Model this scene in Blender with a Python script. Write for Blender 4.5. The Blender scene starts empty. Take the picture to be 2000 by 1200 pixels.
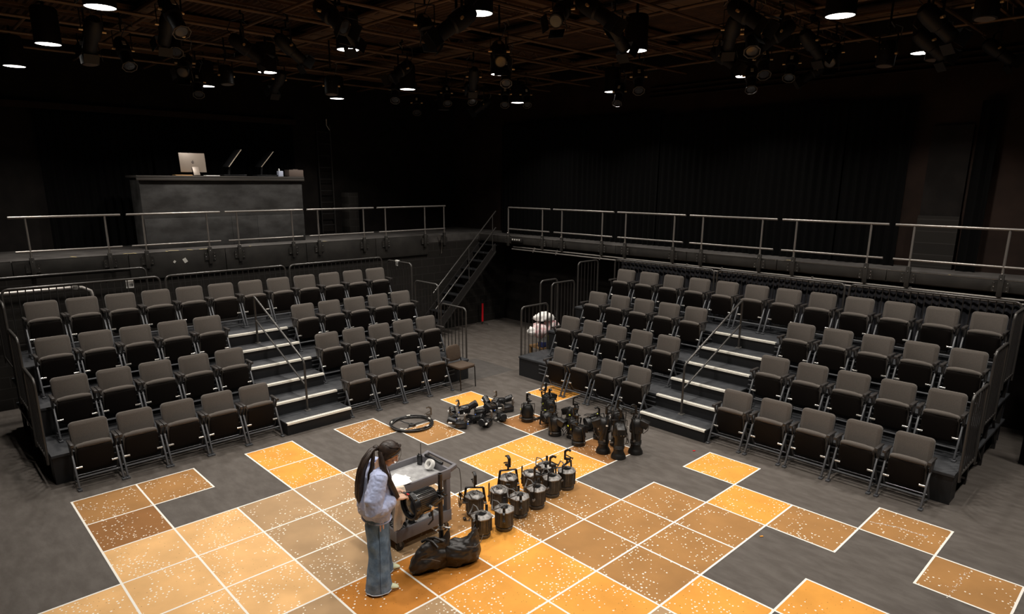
import bpy, bmesh, math, random
from mathutils import Vector, Matrix, noise
R = math.radians
PI = math.pi
rnd = random.Random(7)
scn = bpy.context.scene
COL = scn.collection

# ------------------------------------------------------------------ camera, world, exposure
cam = bpy.data.objects.new('camera', bpy.data.cameras.new('camera'))
COL.objects.link(cam)
CAM = Vector((7.7625, -3.3901, 3.9975))
rt = Vector((0.69014373, 0.72366057, 0.00412449))
dn = Vector((0.17563416, -0.16196511, -0.97104065))
fw = Vector((-0.70203581, 0.67088202, -0.23887872))
m = Matrix((rt, -dn, -fw)).transposed().to_4x4()
m.translation = CAM
cam.matrix_world = m
cam.data.sensor_width = 36.0
cam.data.lens = 36.0 * 1270.53 / 2000
cam.data.shift_y = 68.3 / 2000
cam.data.clip_start = 0.05
cam.data.clip_end = 100
scn.camera = cam
w = bpy.data.worlds.new('world')
scn.world = w
w.use_nodes = True
w.node_tree.nodes['Background'].inputs[0].default_value = (0.6, 0.55, 0.5, 1)
w.node_tree.nodes['Background'].inputs[1].default_value = 0.0
scn.view_settings.view_transform = 'Standard'
scn.view_settings.look = 'None'
scn.view_settings.exposure = 0.0
scn.view_settings.gamma = 1.0
scn.view_settings.use_curve_mapping = False
scn.cycles.use_denoising = True
scn.cycles.max_bounces = 6
scn.cycles.sample_clamp_indirect = 6.0
scn.cycles.caustics_reflective = False
scn.cycles.caustics_refractive = False

LAMP_W = 44.0                       # watts of one house downlight
LIGHT_Z = 5.8
# ceiling downlights (x, y): every one the picture shows, and the rest of the same grid behind the camera
DOWN = [(-0.83, -1.32), (-3.58, -1.35), (-6.12, -1.41), (-6.26, 1.66), (-3.76, 1.80), (-1.02, 1.77),
        (1.83, 1.75), (-6.18, 4.46), (-3.79, 4.71), (-1.09, 4.75), (-3.83, 7.84), (1.80, 4.70),
        (-1.10, 7.89), (1.75, 7.89), (4.57, 4.68), (4.58, 7.70)]
DOWN_BEHIND = [(1.83, -1.33), (4.57, -1.33), (4.57, 1.72), (7.35, 1.72), (7.35, 4.70), (7.35, 7.75)]
DOWN_OFF = [(-6.33, 7.59)]

# ------------------------------------------------------------------ materials
def mat(name, col, rough=0.6, metal=0.0, spec=0.5, var=0.0, vscale=8.0, col2=None, bump=0.0, bscale=60.0, sheen=0.0, stretch=None):
    m = bpy.data.materials.new(name)
    m.use_nodes = True
    nt = m.node_tree
    b = nt.nodes['Principled BSDF']
    b.inputs['Base Color'].default_value = (*col, 1)
    b.inputs['Roughness'].default_value = rough
    b.inputs['Metallic'].default_value = metal
    b.inputs['Specular IOR Level'].default_value = spec
    if sheen:
        b.inputs['Sheen Weight'].default_value = sheen
    tc = nt.nodes.new('ShaderNodeTexCoord')
    src = tc.outputs['Object']
    if stretch:
        mp = nt.nodes.new('ShaderNodeMapping')
        mp.inputs['Scale'].default_value = stretch
        nt.links.new(src, mp.inputs[0]); src = mp.outputs[0]
    if var or col2:
        n = nt.nodes.new('ShaderNodeTexNoise')
        n.inputs['Scale'].default_value = vscale
        n.inputs['Detail'].default_value = 5
        n.inputs['Roughness'].default_value = 0.6
        nt.links.new(src, n.inputs['Vector'])
        r = nt.nodes.new('ShaderNodeValToRGB')
        c2 = col2 if col2 else tuple(c * (1 + var) for c in col)
        c1 = col if col2 else tuple(c * (1 - var) for c in col)
        r.color_ramp.elements[0].position = 0.38; r.color_ramp.elements[0].color = (*c1, 1)
        r.color_ramp.elements[1].position = 0.64; r.color_ramp.elements[1].color = (*c2, 1)
        nt.links.new(n.outputs['Fac'], r.inputs[0])
        nt.links.new(r.outputs[0], b.inputs['Base Color'])
    if bump:
        n2 = nt.nodes.new('ShaderNodeTexNoise')
        n2.inputs['Scale'].default_value = bscale
        n2.inputs['Detail'].default_value = 3
        nt.links.new(src, n2.inputs['Vector'])
        bp = nt.nodes.new('ShaderNodeBump')
        bp.inputs['Strength'].default_value = bump
        bp.inputs['Distance'].default_value = 0.01
        nt.links.new(n2.outputs['Fac'], bp.inputs['Height'])
        nt.links.new(bp.outputs[0], b.inputs['Normal'])
    return m

def emit(name, col, s):
    m = bpy.data.materials.new(name)
    m.use_nodes = True
    b = m.node_tree.nodes['Principled BSDF']
    b.inputs['Base Color'].default_value = (*col, 1)
    b.inputs['Emission Color'].default_value = (*col, 1)
    b.inputs['Emission Strength'].default_value = s
    return m

def paint_mat(name, col, dots=0.5, speck=0.0):
    """matt floor paint with small white confetti-like dots scattered in drifts"""
    m = bpy.data.materials.new(name)
    m.use_nodes = True
    nt = m.node_tree; L = nt.links.new
    b = nt.nodes['Principled BSDF']
    b.inputs['Roughness'].default_value = 0.7
    b.inputs['Specular IOR Level'].default_value = 0.25
    tc = nt.nodes.new('ShaderNodeTexCoord')
    n = nt.nodes.new('ShaderNodeTexNoise'); n.inputs['Scale'].default_value = 2.2; n.inputs['Detail'].default_value = 6
    L(tc.outputs['Object'], n.inputs['Vector'])
    r = nt.nodes.new('ShaderNodeValToRGB')
    r.color_ramp.elements[0].position = 0.3; r.color_ramp.elements[0].color = (*[c * 0.86 for c in col], 1)
    r.color_ramp.elements[1].position = 0.7; r.color_ramp.elements[1].color = (*[c * 1.1 for c in col], 1)
    L(n.outputs['Fac'], r.inputs[0])
    cur = r.outputs[0]
    def dot_layer(cur, scale, rad, keep, colr, mscale, lo, hi, seed):
        v = nt.nodes.new('ShaderNodeTexVoronoi'); v.voronoi_dimensions = '2D'
        v.inputs['Scale'].default_value = scale
        mp = nt.nodes.new('ShaderNodeMapping'); mp.inputs['Location'].default_value = (seed, seed * 1.7, 0)
        L(tc.outputs['Object'], mp.inputs[0]); L(mp.outputs[0], v.inputs['Vector'])
        mk = nt.nodes.new('ShaderNodeTexNoise'); mk.inputs['Scale'].default_value = mscale; mk.inputs['Detail'].default_value = 2
        L(mp.outputs[0], mk.inputs['Vector'])
        mr = nt.nodes.new('ShaderNodeMapRange')
        mr.inputs['From Min'].default_value = lo; mr.inputs['From Max'].default_value = hi
        mr.inputs['To Min'].default_value = 0.04 * keep; mr.inputs['To Max'].default_value = keep
        L(mk.outputs['Fac'], mr.inputs['Value'])
        sp = nt.nodes.new('ShaderNodeSeparateColor'); L(v.outputs['Color'], sp.inputs[0])
        lt = nt.nodes.new('ShaderNodeMath'); lt.operation = 'LESS_THAN'
        L(sp.outputs[0], lt.inputs[0]); L(mr.outputs[0], lt.inputs[1])
        rr = nt.nodes.new('ShaderNodeMath'); rr.operation = 'MULTIPLY_ADD'
        L(sp.outputs[1], rr.inputs[0]); rr.inputs[1].default_value = rad * 0.7; rr.inputs[2].default_value = rad * 0.6
        dl = nt.nodes.new('ShaderNodeMath'); dl.operation = 'LESS_THAN'
        L(v.outputs['Distance'], dl.inputs[0]); L(rr.outputs[0], dl.inputs[1])
        mu = nt.nodes.new('ShaderNodeMath'); mu.operation = 'MULTIPLY'
        L(lt.outputs[0], mu.inputs[0]); L(dl.outputs[0], mu.inputs[1])
        mx = nt.nodes.new('ShaderNodeMix'); mx.data_type = 'RGBA'
        L(mu.outputs[0], mx.inputs[0]); L(cur, mx.inputs[6]); mx.inputs[7].default_value = (*colr, 1)
        return mx.outputs[2]
    if speck:
        cur = dot_layer(cur, 30, 0.12, speck, tuple(c * 0.45 for c in col), 1.5, 0.4, 0.65, 3.3)
    cur = dot_layer(cur, 24, 0.19, dots, (0.95, 0.90, 0.78), 1.9, 0.42, 0.66, 1.0)
    L(cur, b.inputs['Base Color'])
    return m

M = {}
M['floor'] = mat('dark grey vinyl floor', (0.086, 0.074, 0.064), 0.6, spec=0.3, col2=(0.118, 0.104, 0.092), vscale=3.2, bump=0.05, bscale=40, stretch=(1, 2.4, 1))
M['mat_patch'] = mat('darker floor patch', (0.075, 0.068, 0.062), 0.55, var=0.12)
M['line'] = mat('white floor tape', (0.9, 0.87, 0.8), 0.6, spec=0.3)
M['dot'] = mat('white dots', (0.9, 0.87, 0.8), 0.6, spec=0.3)
M['O'] = paint_mat('orange floor paint', (0.80, 0.355, 0.060), 0.6, 0.12)
M['Y'] = paint_mat('peach yellow floor paint', (0.80, 0.475, 0.20), 0.7, 0.15)
M['T'] = paint_mat('tan floor paint', (0.44, 0.285, 0.150), 0.7)
M['B'] = paint_mat('caramel brown floor paint', (0.385, 0.195, 0.064), 0.55)
M['D'] = paint_mat('burnt orange floor paint', (0.52, 0.20, 0.030), 0.5, 0.2)
M['K'] = paint_mat('dark brown floor paint', (0.30, 0.135, 0.042), 0.5)
M['wall'] = mat('black painted wall', (0.010, 0.008, 0.007), 0.8, spec=0.2, var=0.3, vscale=3)
M['wall_hi'] = mat('dark brown upper wall', (0.024, 0.0145, 0.011), 0.85, spec=0.2, var=0.2, vscale=2)
M['blockwall'] = mat('black block wall', (0.019, 0.017, 0.015), 0.8, spec=0.2)
M['velvet'] = mat('black velour', (0.003, 0.003, 0.003), 0.95, spec=0.1)
M['skirt'] = mat('dark grey curtain cloth', (0.075, 0.078, 0.09), 0.9, spec=0.1, col2=(0.11, 0.11, 0.125), vscale=4)
M['deck'] = mat('catwalk deck', (0.055, 0.05, 0.047), 0.6, spec=0.4, col2=(0.10, 0.094, 0.088), vscale=2.5)
M['fascia'] = mat('black fascia board', (0.023, 0.021, 0.019), 0.6, spec=0.35, col2=(0.036, 0.033, 0.029), vscale=3)
M['rail'] = mat('grey steel tube', (0.30, 0.28, 0.26), 0.38, metal=0.6)
M['railb'] = mat('black steel tube', (0.06, 0.056, 0.052), 0.32, metal=0.3, spec=0.7)
M['bar'] = mat('black steel bar', (0.022, 0.020, 0.019), 0.5, spec=0.4)
M['tread'] = mat('black rubber tread', (0.030, 0.032, 0.036), 0.5, spec=0.45, col2=(0.050, 0.053, 0.058), vscale=5)
M['riser'] = mat('black riser board', (0.014, 0.0145, 0.016), 0.5, spec=0.4)
M['nosing'] = mat('cream nosing strip', (0.95, 0.92, 0.82), 0.45, spec=0.5)
M['nosing_groove'] = mat('nosing groove', (0.12, 0.11, 0.10), 0.5)
M['fabric'] = mat('grey brown seat fabric', (0.112, 0.098, 0.086), 0.95, spec=0.12, var=0.16, vscale=160, bump=0.12, bscale=260, sheen=0.15)
M['pan'] = mat('dark seat pan plastic', (0.008, 0.006, 0.005), 0.6, spec=0.12)
M['armr'] = mat('black armrest plastic', (0.04, 0.036, 0.034), 0.35, spec=0.6)
M['legm'] = mat('charcoal painted steel', (0.115, 0.12, 0.13), 0.34, metal=0.3, spec=0.7)
M['chrome'] = mat('bright bolt metal', (0.62, 0.60, 0.56), 0.25, metal=0.9)
M['chairfab'] = mat('brown stacking chair fabric', (0.085, 0.062, 0.046), 0.9, spec=0.15, var=0.2, vscale=90)
M['ceil'] = mat('brown ribbed ceiling deck', (0.072, 0.040, 0.022), 0.75, spec=0.3, var=0.25, vscale=3)
M['pipe'] = mat('dark brown grid pipe', (0.16, 0.095, 0.050), 0.5, metal=0.2, spec=0.5)
M['can'] = mat('black lamp housing', (0.008, 0.007, 0.0065), 0.55, spec=0.3)
M['fix'] = mat('black cast fixture', (0.010, 0.0095, 0.009), 0.40, metal=0.2, spec=0.6)
M['fixring'] = mat('worn fixture edge', (0.16, 0.14, 0.12), 0.4, metal=0.5)
M['lensoff'] = mat('dark glass lens', (0.018, 0.015, 0.013), 0.16, spec=0.5)
M['hung'] = mat('matt black hung fixture', (0.009, 0.008, 0.0075), 0.55, spec=0.3)
M['ringd'] = mat('dull frame edge', (0.10, 0.085, 0.07), 0.5, metal=0.3)
M['lenspale'] = mat('pale frosted lens', (0.14, 0.115, 0.10), 0.35, spec=0.5)
M['par'] = mat('worn charcoal can', (0.040, 0.039, 0.038), 0.45, metal=0.2, spec=0.6, col2=(0.085, 0.083, 0.080), vscale=14)
M['partop'] = mat('dusty metal cap', (0.16, 0.155, 0.148), 0.5, metal=0.4, col2=(0.42, 0.40, 0.38), vscale=22)
M['hole'] = mat('vent black', (0.01, 0.01, 0.01), 0.9)
M['blk'] = mat('glossy black plastic', (0.012, 0.012, 0.013), 0.3, spec=0.6)
M['cable'] = mat('black rubber cable', (0.018, 0.017, 0.017), 0.35, spec=0.6)
M['gcable'] = mat('grey heat sleeve cable', (0.11, 0.105, 0.10), 0.5)
M['white'] = mat('white plastic', (0.85, 0.84, 0.80), 0.5)
M['label'] = mat('white label tape', (0.8, 0.78, 0.72), 0.6)
M['gold'] = mat('warm bright clamp metal', (0.75, 0.52, 0.26), 0.35, metal=0.5)
M['blue'] = mat('blue connector', (0.02, 0.12, 0.60), 0.4)
M['yellow'] = mat('acid yellow tape', (0.75, 0.85, 0.05), 0.5)
M['red'] = mat('red sleeve', (0.70, 0.01, 0.02), 0.4)
M['cart'] = mat('grey moulded cart plastic', (0.17, 0.165, 0.178), 0.55, spec=0.4)
M['cartin'] = mat('worn pale tray floor', (0.30, 0.30, 0.30), 0.6, col2=(0.46, 0.46, 0.46), vscale=9)
M['towel'] = mat('cream cloth', (0.74, 0.63, 0.50), 0.9, spec=0.1, var=0.06, vscale=30)
M['paper'] = mat('white paper', (0.88, 0.87, 0.85), 0.8, spec=0.1)
M['bag'] = mat('black coated nylon', (0.020, 0.018, 0.017), 0.42, spec=0.5, bump=1.0, bscale=11)
M['seam'] = mat('brown bag stitching', (0.10, 0.075, 0.055), 0.6)
M['standp'] = mat('dark worn steel pipe', (0.045, 0.036, 0.030), 0.35, metal=0.5, var=0.3, vscale=20)
M['skin'] = mat('skin', (0.80, 0.50, 0.36), 0.5, spec=0.35)
M['sweater'] = mat('pale blue knit', (0.50, 0.56, 0.80), 0.92, spec=0.1, var=0.05, vscale=60, bump=0.15, bscale=180, sheen=0.2)
M['denim'] = mat('washed blue denim', (0.11, 0.18, 0.28), 0.85, spec=0.15, col2=(0.22, 0.32, 0.44), vscale=9, bump=0.15, bscale=200)
M['hem'] = mat('frayed pale hem', (0.55, 0.6, 0.66), 0.9)
M['stitch'] = mat('dark denim stitching', (0.03, 0.045, 0.08), 0.9)
M['shoe'] = mat('pale mint shoe', (0.70, 0.74, 0.50), 0.5)
M['sole'] = mat('tan shoe sole', (0.45, 0.30, 0.15), 0.6)
M['hair'] = mat('dark brown hair', (0.022, 0.014, 0.011), 0.42, spec=0.5, col2=(0.05, 0.031, 0.022), vscale=30)
M['brow'] = mat('dark brown brow', (0.02, 0.012, 0.01), 0.8)
M['lip'] = mat('lips', (0.45, 0.14, 0.12), 0.5)
M['desk'] = mat('black painted plywood', (0.027, 0.026, 0.025), 0.5, spec=0.3, col2=(0.060, 0.059, 0.058), vscale=2.2, stretch=(1, 0.8, 1.6))
M['desktop'] = mat('dark counter edge', (0.055, 0.050, 0.045), 0.5)
M['alu'] = mat('silver computer casing', (0.27, 0.225, 0.185), 0.45, metal=0.2)
M['alud'] = mat('grey emblem', (0.12, 0.10, 0.09), 0.3)
M['beige'] = mat('beige screen edge', (0.60, 0.52, 0.41), 0.5)
M['tissue'] = mat('pale blue box', (0.55, 0.6, 0.75), 0.7)
M['crate'] = mat('dark brown box', (0.12, 0.09, 0.075), 0.7)
M['wood'] = mat('tan folder', (0.55, 0.33, 0.14), 0.6)
M['spike'] = mat('yellow spike tape', (0.75, 0.60, 0.25), 0.6)
M['pink'] = mat('pink cloth', (0.85, 0.30, 0.33), 0.8)
M['cloth'] = mat('white cloth', (0.9, 0.88, 0.85), 0.85, spec=0.1)
M['navy'] = mat('navy box', (0.02, 0.03, 0.12), 0.6)
M['greyb'] = mat('grey roll', (0.35, 0.36, 0.36), 0.6)
M['plum'] = mat('brown wooden dolly', (0.24, 0.14, 0.06), 0.6)
M['lit'] = emit('lit lens', (1.0, 0.95, 0.88), 9.0)

# block coursing on the lower wall and the walls behind the decks
def add_blocks(m, bw, bh, dark, axes):
    nt = m.node_tree; L = nt.links.new
    b = nt.nodes['Principled BSDF']
    tc = nt.nodes.new('ShaderNodeTexCoord'); sx = nt.nodes.new('ShaderNodeSeparateXYZ'); cb = nt.nodes.new('ShaderNodeCombineXYZ')
    L(tc.outputs['Object'], sx.inputs[0]); L(sx.outputs[axes], cb.inputs[0]); L(sx.outputs[2], cb.inputs[1])
    br = nt.nodes.new('ShaderNodeTexBrick')
    br.inputs['Scale'].default_value = 1.0; br.inputs['Brick Width'].default_value = bw; br.inputs['Row Height'].default_value = bh
    br.inputs['Mortar Size'].default_value = 0.008
    c = b.inputs['Base Color'].default_value
    br.inputs['Color1'].default_value = c; br.inputs['Color2'].default_value = (c[0] * 1.2, c[1] * 1.2, c[2] * 1.2, 1)
    br.inputs['Mortar'].default_value = (*dark, 1)
    L(cb.outputs[0], br.inputs['Vector']); L(br.outputs['Color'], b.inputs['Base Color'])
    bp = nt.nodes.new('ShaderNodeBump'); bp.inputs['Strength'].default_value = 0.4; bp.inputs['Distance'].default_value = 0.01; bp.invert = True
    L(br.outputs['Fac'], bp.inputs['Height']); L(bp.outputs[0], b.inputs['Normal'])
add_blocks(M['blockwall'], 0.4, 0.2, (0.035, 0.032, 0.029), 1)

# ------------------------------------------------------------------ mesh helpers
class MB:
    def __init__(self, X=None):
        self.bm = bmesh.new(); self.X = X or Matrix.Identity(4); self.mi = 0; self.sm = []
    def v(self, p):
        return self.bm.verts.new(self.X @ Vector(p))
    def face(self, vs, smooth=True):
        try:
            f = self.bm.faces.new(vs)
        except ValueError:
            return None
        f.material_index = self.mi; f.smooth = smooth
        return f
    def quad(self, pts):
        return self.face([self.v(p) for p in pts])
    def box(self, c, s, rot=None, bev=0.0, seg=2):
        T = Matrix.Translation(c)
        if rot is not None:
            T = T @ (rot.to_4x4() if not isinstance(rot, tuple) else (Matrix.Rotation(rot[2], 4, 'Z') @ Matrix.Rotation(rot[1], 4, 'Y') @ Matrix.Rotation(rot[0], 4, 'X')))
        g = bmesh.ops.create_cube(self.bm, size=1.0, matrix=self.X @ T @ Matrix.Diagonal((*s, 1)))
        fs = {f for v in g['verts'] for f in v.link_faces}
        for f in fs: f.material_index = self.mi; f.smooth = True
        if bev:
            es = list({e for v in g['verts'] for e in v.link_edges})
            r = bmesh.ops.bevel(self.bm, geom=es, offset=bev, segments=seg, affect='EDGES', profile=0.5)
            for f in r['faces']: f.material_index = self.mi; f.smooth = True
        return self
    def bar(self, p0, p1, wd, ht=None, bev=0.0):
        p0 = Vector(p0); p1 = Vector(p1); d = p1 - p0
        q = d.to_track_quat('X', 'Z')
        return self.box((p0 + p1) / 2, (d.length, wd, ht or wd), q.to_matrix(), bev)
    def rings(self, rs, closed=False, caps=True):
        vr = [[self.v(p) for p in r] for r in rs]
        n = len(vr[0])
        k = len(vr)
        for i in range(k if closed else k - 1):
            a, b = vr[i], vr[(i + 1) % k]
            for j in range(n):
                self.face([a[j], a[(j + 1) % n], b[(j + 1) % n], b[j]])
        if caps and not closed:
            self.face(vr[0][::-1]); self.face(vr[-1])
        return self
    def tube(self, pts, r, n=8, closed=False, caps=True, flat=1.0):
        pts = [Vector(p) for p in pts]; k = len(pts)
        rad = r if isinstance(r, (list, tuple)) else [r] * k
        ts = []
        for i in range(k):
            if closed: t = pts[(i + 1) % k] - pts[i - 1]
            elif i == 0: t = pts[1] - pts[0]
            elif i == k - 1: t = pts[-1] - pts[-2]
            else: t = (pts[i + 1] - pts[i]).normalized() + (pts[i] - pts[i - 1]).normalized()
            ts.append(t.normalized())
        u = ts[0].cross(Vector((0, 0, 1)))
        if u.length < 0.01: u = Vector((1, 0, 0))
        u.normalize(); rs = []
        for i in range(k):
            u = (u - ts[i] * u.dot(ts[i])).normalized(); w_ = ts[i].cross(u)
            rs.append([pts[i] + (u * math.cos(2 * PI * j / n) + w_ * math.sin(2 * PI * j / n) * flat) * rad[i] for j in range(n)])
        return self.rings(rs, closed, caps)
    def lathe(self, prof, n=16, c=(0, 0, 0), rot=0.0, caps=True):
        rs = [[(c[0] + r * math.cos(rot + 2 * PI * j / n), c[1] + r * math.sin(rot + 2 * PI * j / n), c[2] + z) for j in range(n)] for r, z in prof]
        return self.rings(rs, False, caps)
    def cyl(self, p0, p1, r0, r1=None, n=12):
        return self.tube([p0, p1], [r0, r0 if r1 is None else r1], n)
    def ell(self, c, s, n=14, k=9):
        rs = []
        for i in range(k):
            a = -PI / 2 + PI * (i + 0.0) / (k - 1)
            a = max(-PI / 2 + 0.08, min(PI / 2 - 0.08, a))
            rs.append([(c[0] + s[0] * math.cos(a) * math.cos(2 * PI * j / n), c[1] + s[1] * math.cos(a) * math.sin(2 * PI * j / n), c[2] + s[2] * math.sin(a)) for j in range(n)])
        return self.rings(rs)
    def cushion(self, wd, ht, th, cr=0.05, edge=0.02, T=None, bulge=0.006):
        """rounded-rectangle pad in the local YZ plane, thickness along X"""
        T = T or Matrix.Identity(4)
        def rr(inset, x):
            out = []
            for cx, cy, a0 in ((wd / 2 - cr, ht / 2 - cr, 0), (-wd / 2 + cr, ht / 2 - cr, 90), (-wd / 2 + cr, -ht / 2 + cr, 180), (wd / 2 - cr, -ht / 2 + cr, 270)):
                for q in range(4):
                    a = R(a0 + q * 30)
                    rr_ = max(cr - inset, 0.004)
                    out.append(T @ Vector((x, cx + rr_ * math.cos(a), cy + rr_ * math.sin(a))))
            return out
        h = th / 2
        L = [rr(edge * 2.2, -h - bulge * .5), rr(edge, -h), rr(edge * 0.3, -h + edge * 0.35), rr(0, -h + edge), rr(0, h - edge), rr(edge * 0.3, h - edge * 0.35), rr(edge, h), rr(edge * 2.2, h + bulge)]
        return self.rings(L)
    def build(self, name, mats, parent=None, sharp=38):
        me = bpy.data.meshes.new(name)
        bmesh.ops.recalc_face_normals(self.bm, faces=self.bm.faces)
        self.bm.to_mesh(me); self.bm.free()
        for mm in (mats if isinstance(mats, (list, tuple)) else [mats]):
            me.materials.append(M[mm] if isinstance(mm, str) else mm)
        me.set_sharp_from_angle(angle=R(sharp))
        o = bpy.data.objects.new(name, me); COL.objects.link(o)
        if parent is not None: o.parent = parent
        return o

def empty(name, loc=(0, 0, 0), rz=0.0, label=None, cat=None, group=None):
    o = bpy.data.objects.new(name, None); COL.objects.link(o)
    o.empty_display_size = 0.1
    o.location = loc; o.rotation_euler = (0, 0, rz)
    tag(o, label, cat, group)
    return o
def tag(o, label=None, cat=None, group=None, kind=None):
    if label: o['label'] = label
    if cat: o['category'] = cat
    if group: o['group'] = group
    if kind: o['kind'] = kind
    return o
def dup(root, loc, rz=0.0, label=None, rot=None, cat=None, group=None, scale=None):
    r = root.copy(); COL.objects.link(r); r.location = loc; r.rotation_euler = rot or (0, 0, rz)
    if scale: r.scale = scale
    if label: r['label'] = label
    if cat: r['category'] = cat
    if group: r['group'] = group
    for ch in list(root.children):
        c = ch.copy(); COL.objects.link(c); c.parent = r
        for g in list(ch.children):
            d = g.copy(); COL.objects.link(d); d.parent = c
    return r
def struct(mb, name, mats): return tag(mb.build(name, mats), kind='structure')
def ORD(i): return ['', 'first', 'second', 'third', 'fourth', 'fifth', 'sixth', 'seventh', 'eighth', 'ninth', 'tenth', 'eleventh', 'twelfth'][i]

# ================================================================== THE SETTING
XL, YR, XE, YS, ZC = -8.7, 9.85, 10.6, -6.4, 6.75
XLOW = -6.38                      # face of the wall under the left deck
# ---- lights
def downlight(x, y, on, label):
    t = empty('ceiling_downlight', (x, y, LIGHT_Z), 0, label, 'ceiling light', 'round downlights hanging from the pipe grid')
    b = MB(); b.lathe([(0.145, 0.012), (0.155, 0.0), (0.160, 0.0), (0.160, 0.44), (0.14, 0.47), (0.05, 0.48)], 32); b.build('housing', 'can', t)
    b = MB(); b.lathe([(0.01, 0.006), (0.150, 0.006), (0.150, 0.011), (0.01, 0.011)], 32); b.build('lens', 'lit' if on else 'lenspale', t)
    b = MB(); b.cyl((0, 0, 0.47), (0, 0, 0.62), 0.02); b.build('hanging_stem', 'fix', t)
    if on:
        l = bpy.data.lights.new('downlight_lamp', 'AREA')
        l.shape = 'DISK'; l.size = 0.32; l.energy = LAMP_W; l.color = (1.0, 0.93, 0.85); l.spread = R(125)
        lo = bpy.data.objects.new('downlight_lamp', l); COL.objects.link(lo)
        lo.location = (0, 0, -0.004); lo.parent = t
rowname = {-1: 'nearest the left edge of the picture', 1: 'second', 4: 'third', 7: 'farthest'}
allD = sorted(DOWN, key=lambda p: (round(p[1] / 3.1), p[0]))
DL_LAB = {(-0.83, -1.32): 'lit downlight at the top left edge of the picture, largest of its row of three',
 (-3.58, -1.35): 'lit downlight below the largest one at the top left, middle of three',
 (-6.12, -1.41): 'lit downlight lowest and farthest left by the left edge',
 (-6.26, 1.66): 'lit downlight high above the left end of the black counter',
 (-3.76, 1.80): 'lit downlight half hidden behind a tangle of fixtures, left of centre',
 (-1.02, 1.77): 'lit downlight left of centre under a large dark fixture cluster',
 (1.83, 1.75): 'big lit downlight at the top edge of the picture near its centre',
 (-6.18, 4.46): 'small lit downlight above the wall ladder right of the counter',
 (-3.79, 4.71): 'lit downlight with a ringed spotlight just left of it, centre left',
 (-1.09, 4.75): 'lit downlight partly covered by a ringed spotlight, right of centre',
 (-3.83, 7.84): 'small lit downlight near the far corner, lowest of the centre ones',
 (1.80, 4.70): 'lit downlight on a tall black housing above the right bank, centre right',
 (-1.10, 7.89): 'lit downlight cut by a fixture, far over the right deck',
 (1.75, 7.89): 'lit downlight cut by ringed spotlights, over the right deck',
 (4.57, 4.68): 'large lit downlight at the top right of the picture',
 (4.58, 7.70): 'lit downlight farthest right, in front of the brown upper wall'}
for p in DOWN: downlight(p[0], p[1], True, DL_LAB[p])
for i, p in enumerate(DOWN_BEHIND): downlight(p[0], p[1], True, 'lit downlight outside the picture above the viewer\'s side of the stage')
downlight(*DOWN_OFF[0], False, 'unlit grey downlight in the dark far corner')

# ---- floor with its painted squares
TI, TJ = 0.74, 0.74 * 1.07341
CELLS = {}
def cells(k, s):
    for q in s.split():
        a, b = q.split(','); CELLS[(int(a), int(b))] = k
cells('K', '-3,-1 -2,-1')
CELLS.pop((-2, -1))
cells('B', '-3,-2 -2,-2 2,-2 3,-1 1,2 2,3 3,3 2,4 3,4 4,4 2,5 3,5 4,5 5,6 6,7 5,8')
cells('K', '5,0 5,2 2,1')
CELLS.pop((2, 1))
cells('O', '0,-2 0,-1 5,-2 7,-1 3,1 4,1 3,2 4,2 2,2 1,3 1,4 1,5 0,4 6,4 5,5 2,6 3,7 0,5 0,6')
cells('D', '-1,3 0,3')
cells('Y', '-3,0 -2,0 -3,1 -2,1 -3,2 -2,2 -4,1 -4,2 -3,3 -4,3 -5,1 -5,2 -1,5')
cells('T', '-1,0 0,0 1,0 -1,1 0,1 1,1 -1,2 0,2 -2,3 -2,4 1,6 -1,4')
b = MB()
b.mi = 0
b.quad([(XLOW, YS, 0), (XE, YS, 0), (XE, YR, 0), (XLOW, YR, 0)])
KEYS = ['floor', 'O', 'Y', 'T', 'B', 'D', 'K', 'line', 'dot', 'mat_patch']
for (i, j), k in CELLS.items():
    b.mi = KEYS.index(k)
    b.quad([(j * TJ, i * TI, .0012), ((j + 1) * TJ, i * TI, .0012), ((j + 1) * TJ, (i + 1) * TI, .0012), (j * TJ, (i + 1) * TI, .0012)])
b.mi = KEYS.index('line')
hl, vl = set(), set()
for (i, j) in CELLS:
    hl |= {(i, j), (i + 1, j)}; vl |= {(i, j), (i, j + 1)}
W2 = 0.011
for (i, j) in hl: b.quad([(j * TJ + W2, i * TI - W2, .0024), ((j + 1) * TJ - W2, i * TI - W2, .0024), ((j + 1) * TJ - W2, i * TI + W2, .0024), (j * TJ + W2, i * TI + W2, .0024)])
for (i, j) in vl: b.quad([(j * TJ - W2, i * TI + W2, .0024), (j * TJ + W2, i * TI + W2, .0024), (j * TJ + W2, (i + 1) * TI - W2, .0024), (j * TJ - W2, (i + 1) * TI - W2, .0024)])
for (i, j) in {(i + a, j + c) for (i, j) in CELLS for a in (0, 1) for c in (0, 1)}: b.quad([(j * TJ - W2, i * TI - W2, .0024), (j * TJ + W2, i * TI - W2, .0024), (j * TJ + W2, i * TI + W2, .0024), (j * TJ - W2, i * TI + W2, .0024)])
b.mi = KEYS.index('dot')
ARCS = [[(-1.16, 1.58), (-1.31, 1.82), (-1.41, 2.02)], [(-1.41, -2.23), (-1.25, -2.06), (-1.07, -1.9), (-0.87, -1.78)], [(5.6, 4.71), (5.86, 4.81), (6.19, 4.82)],
        [(6.66, 3.7), (6.67, 4.09), (6.69, 4.42)], [(-1.5, -0.93), (-1.3, -0.85), (-0.95, -0.82)], [(-1.2, 3.74), (-1.17, 3.94), (-1.02, 4.02)], [(3.47, 4.43), (3.61, 4.83), (3.76, 5.06)]]
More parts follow.
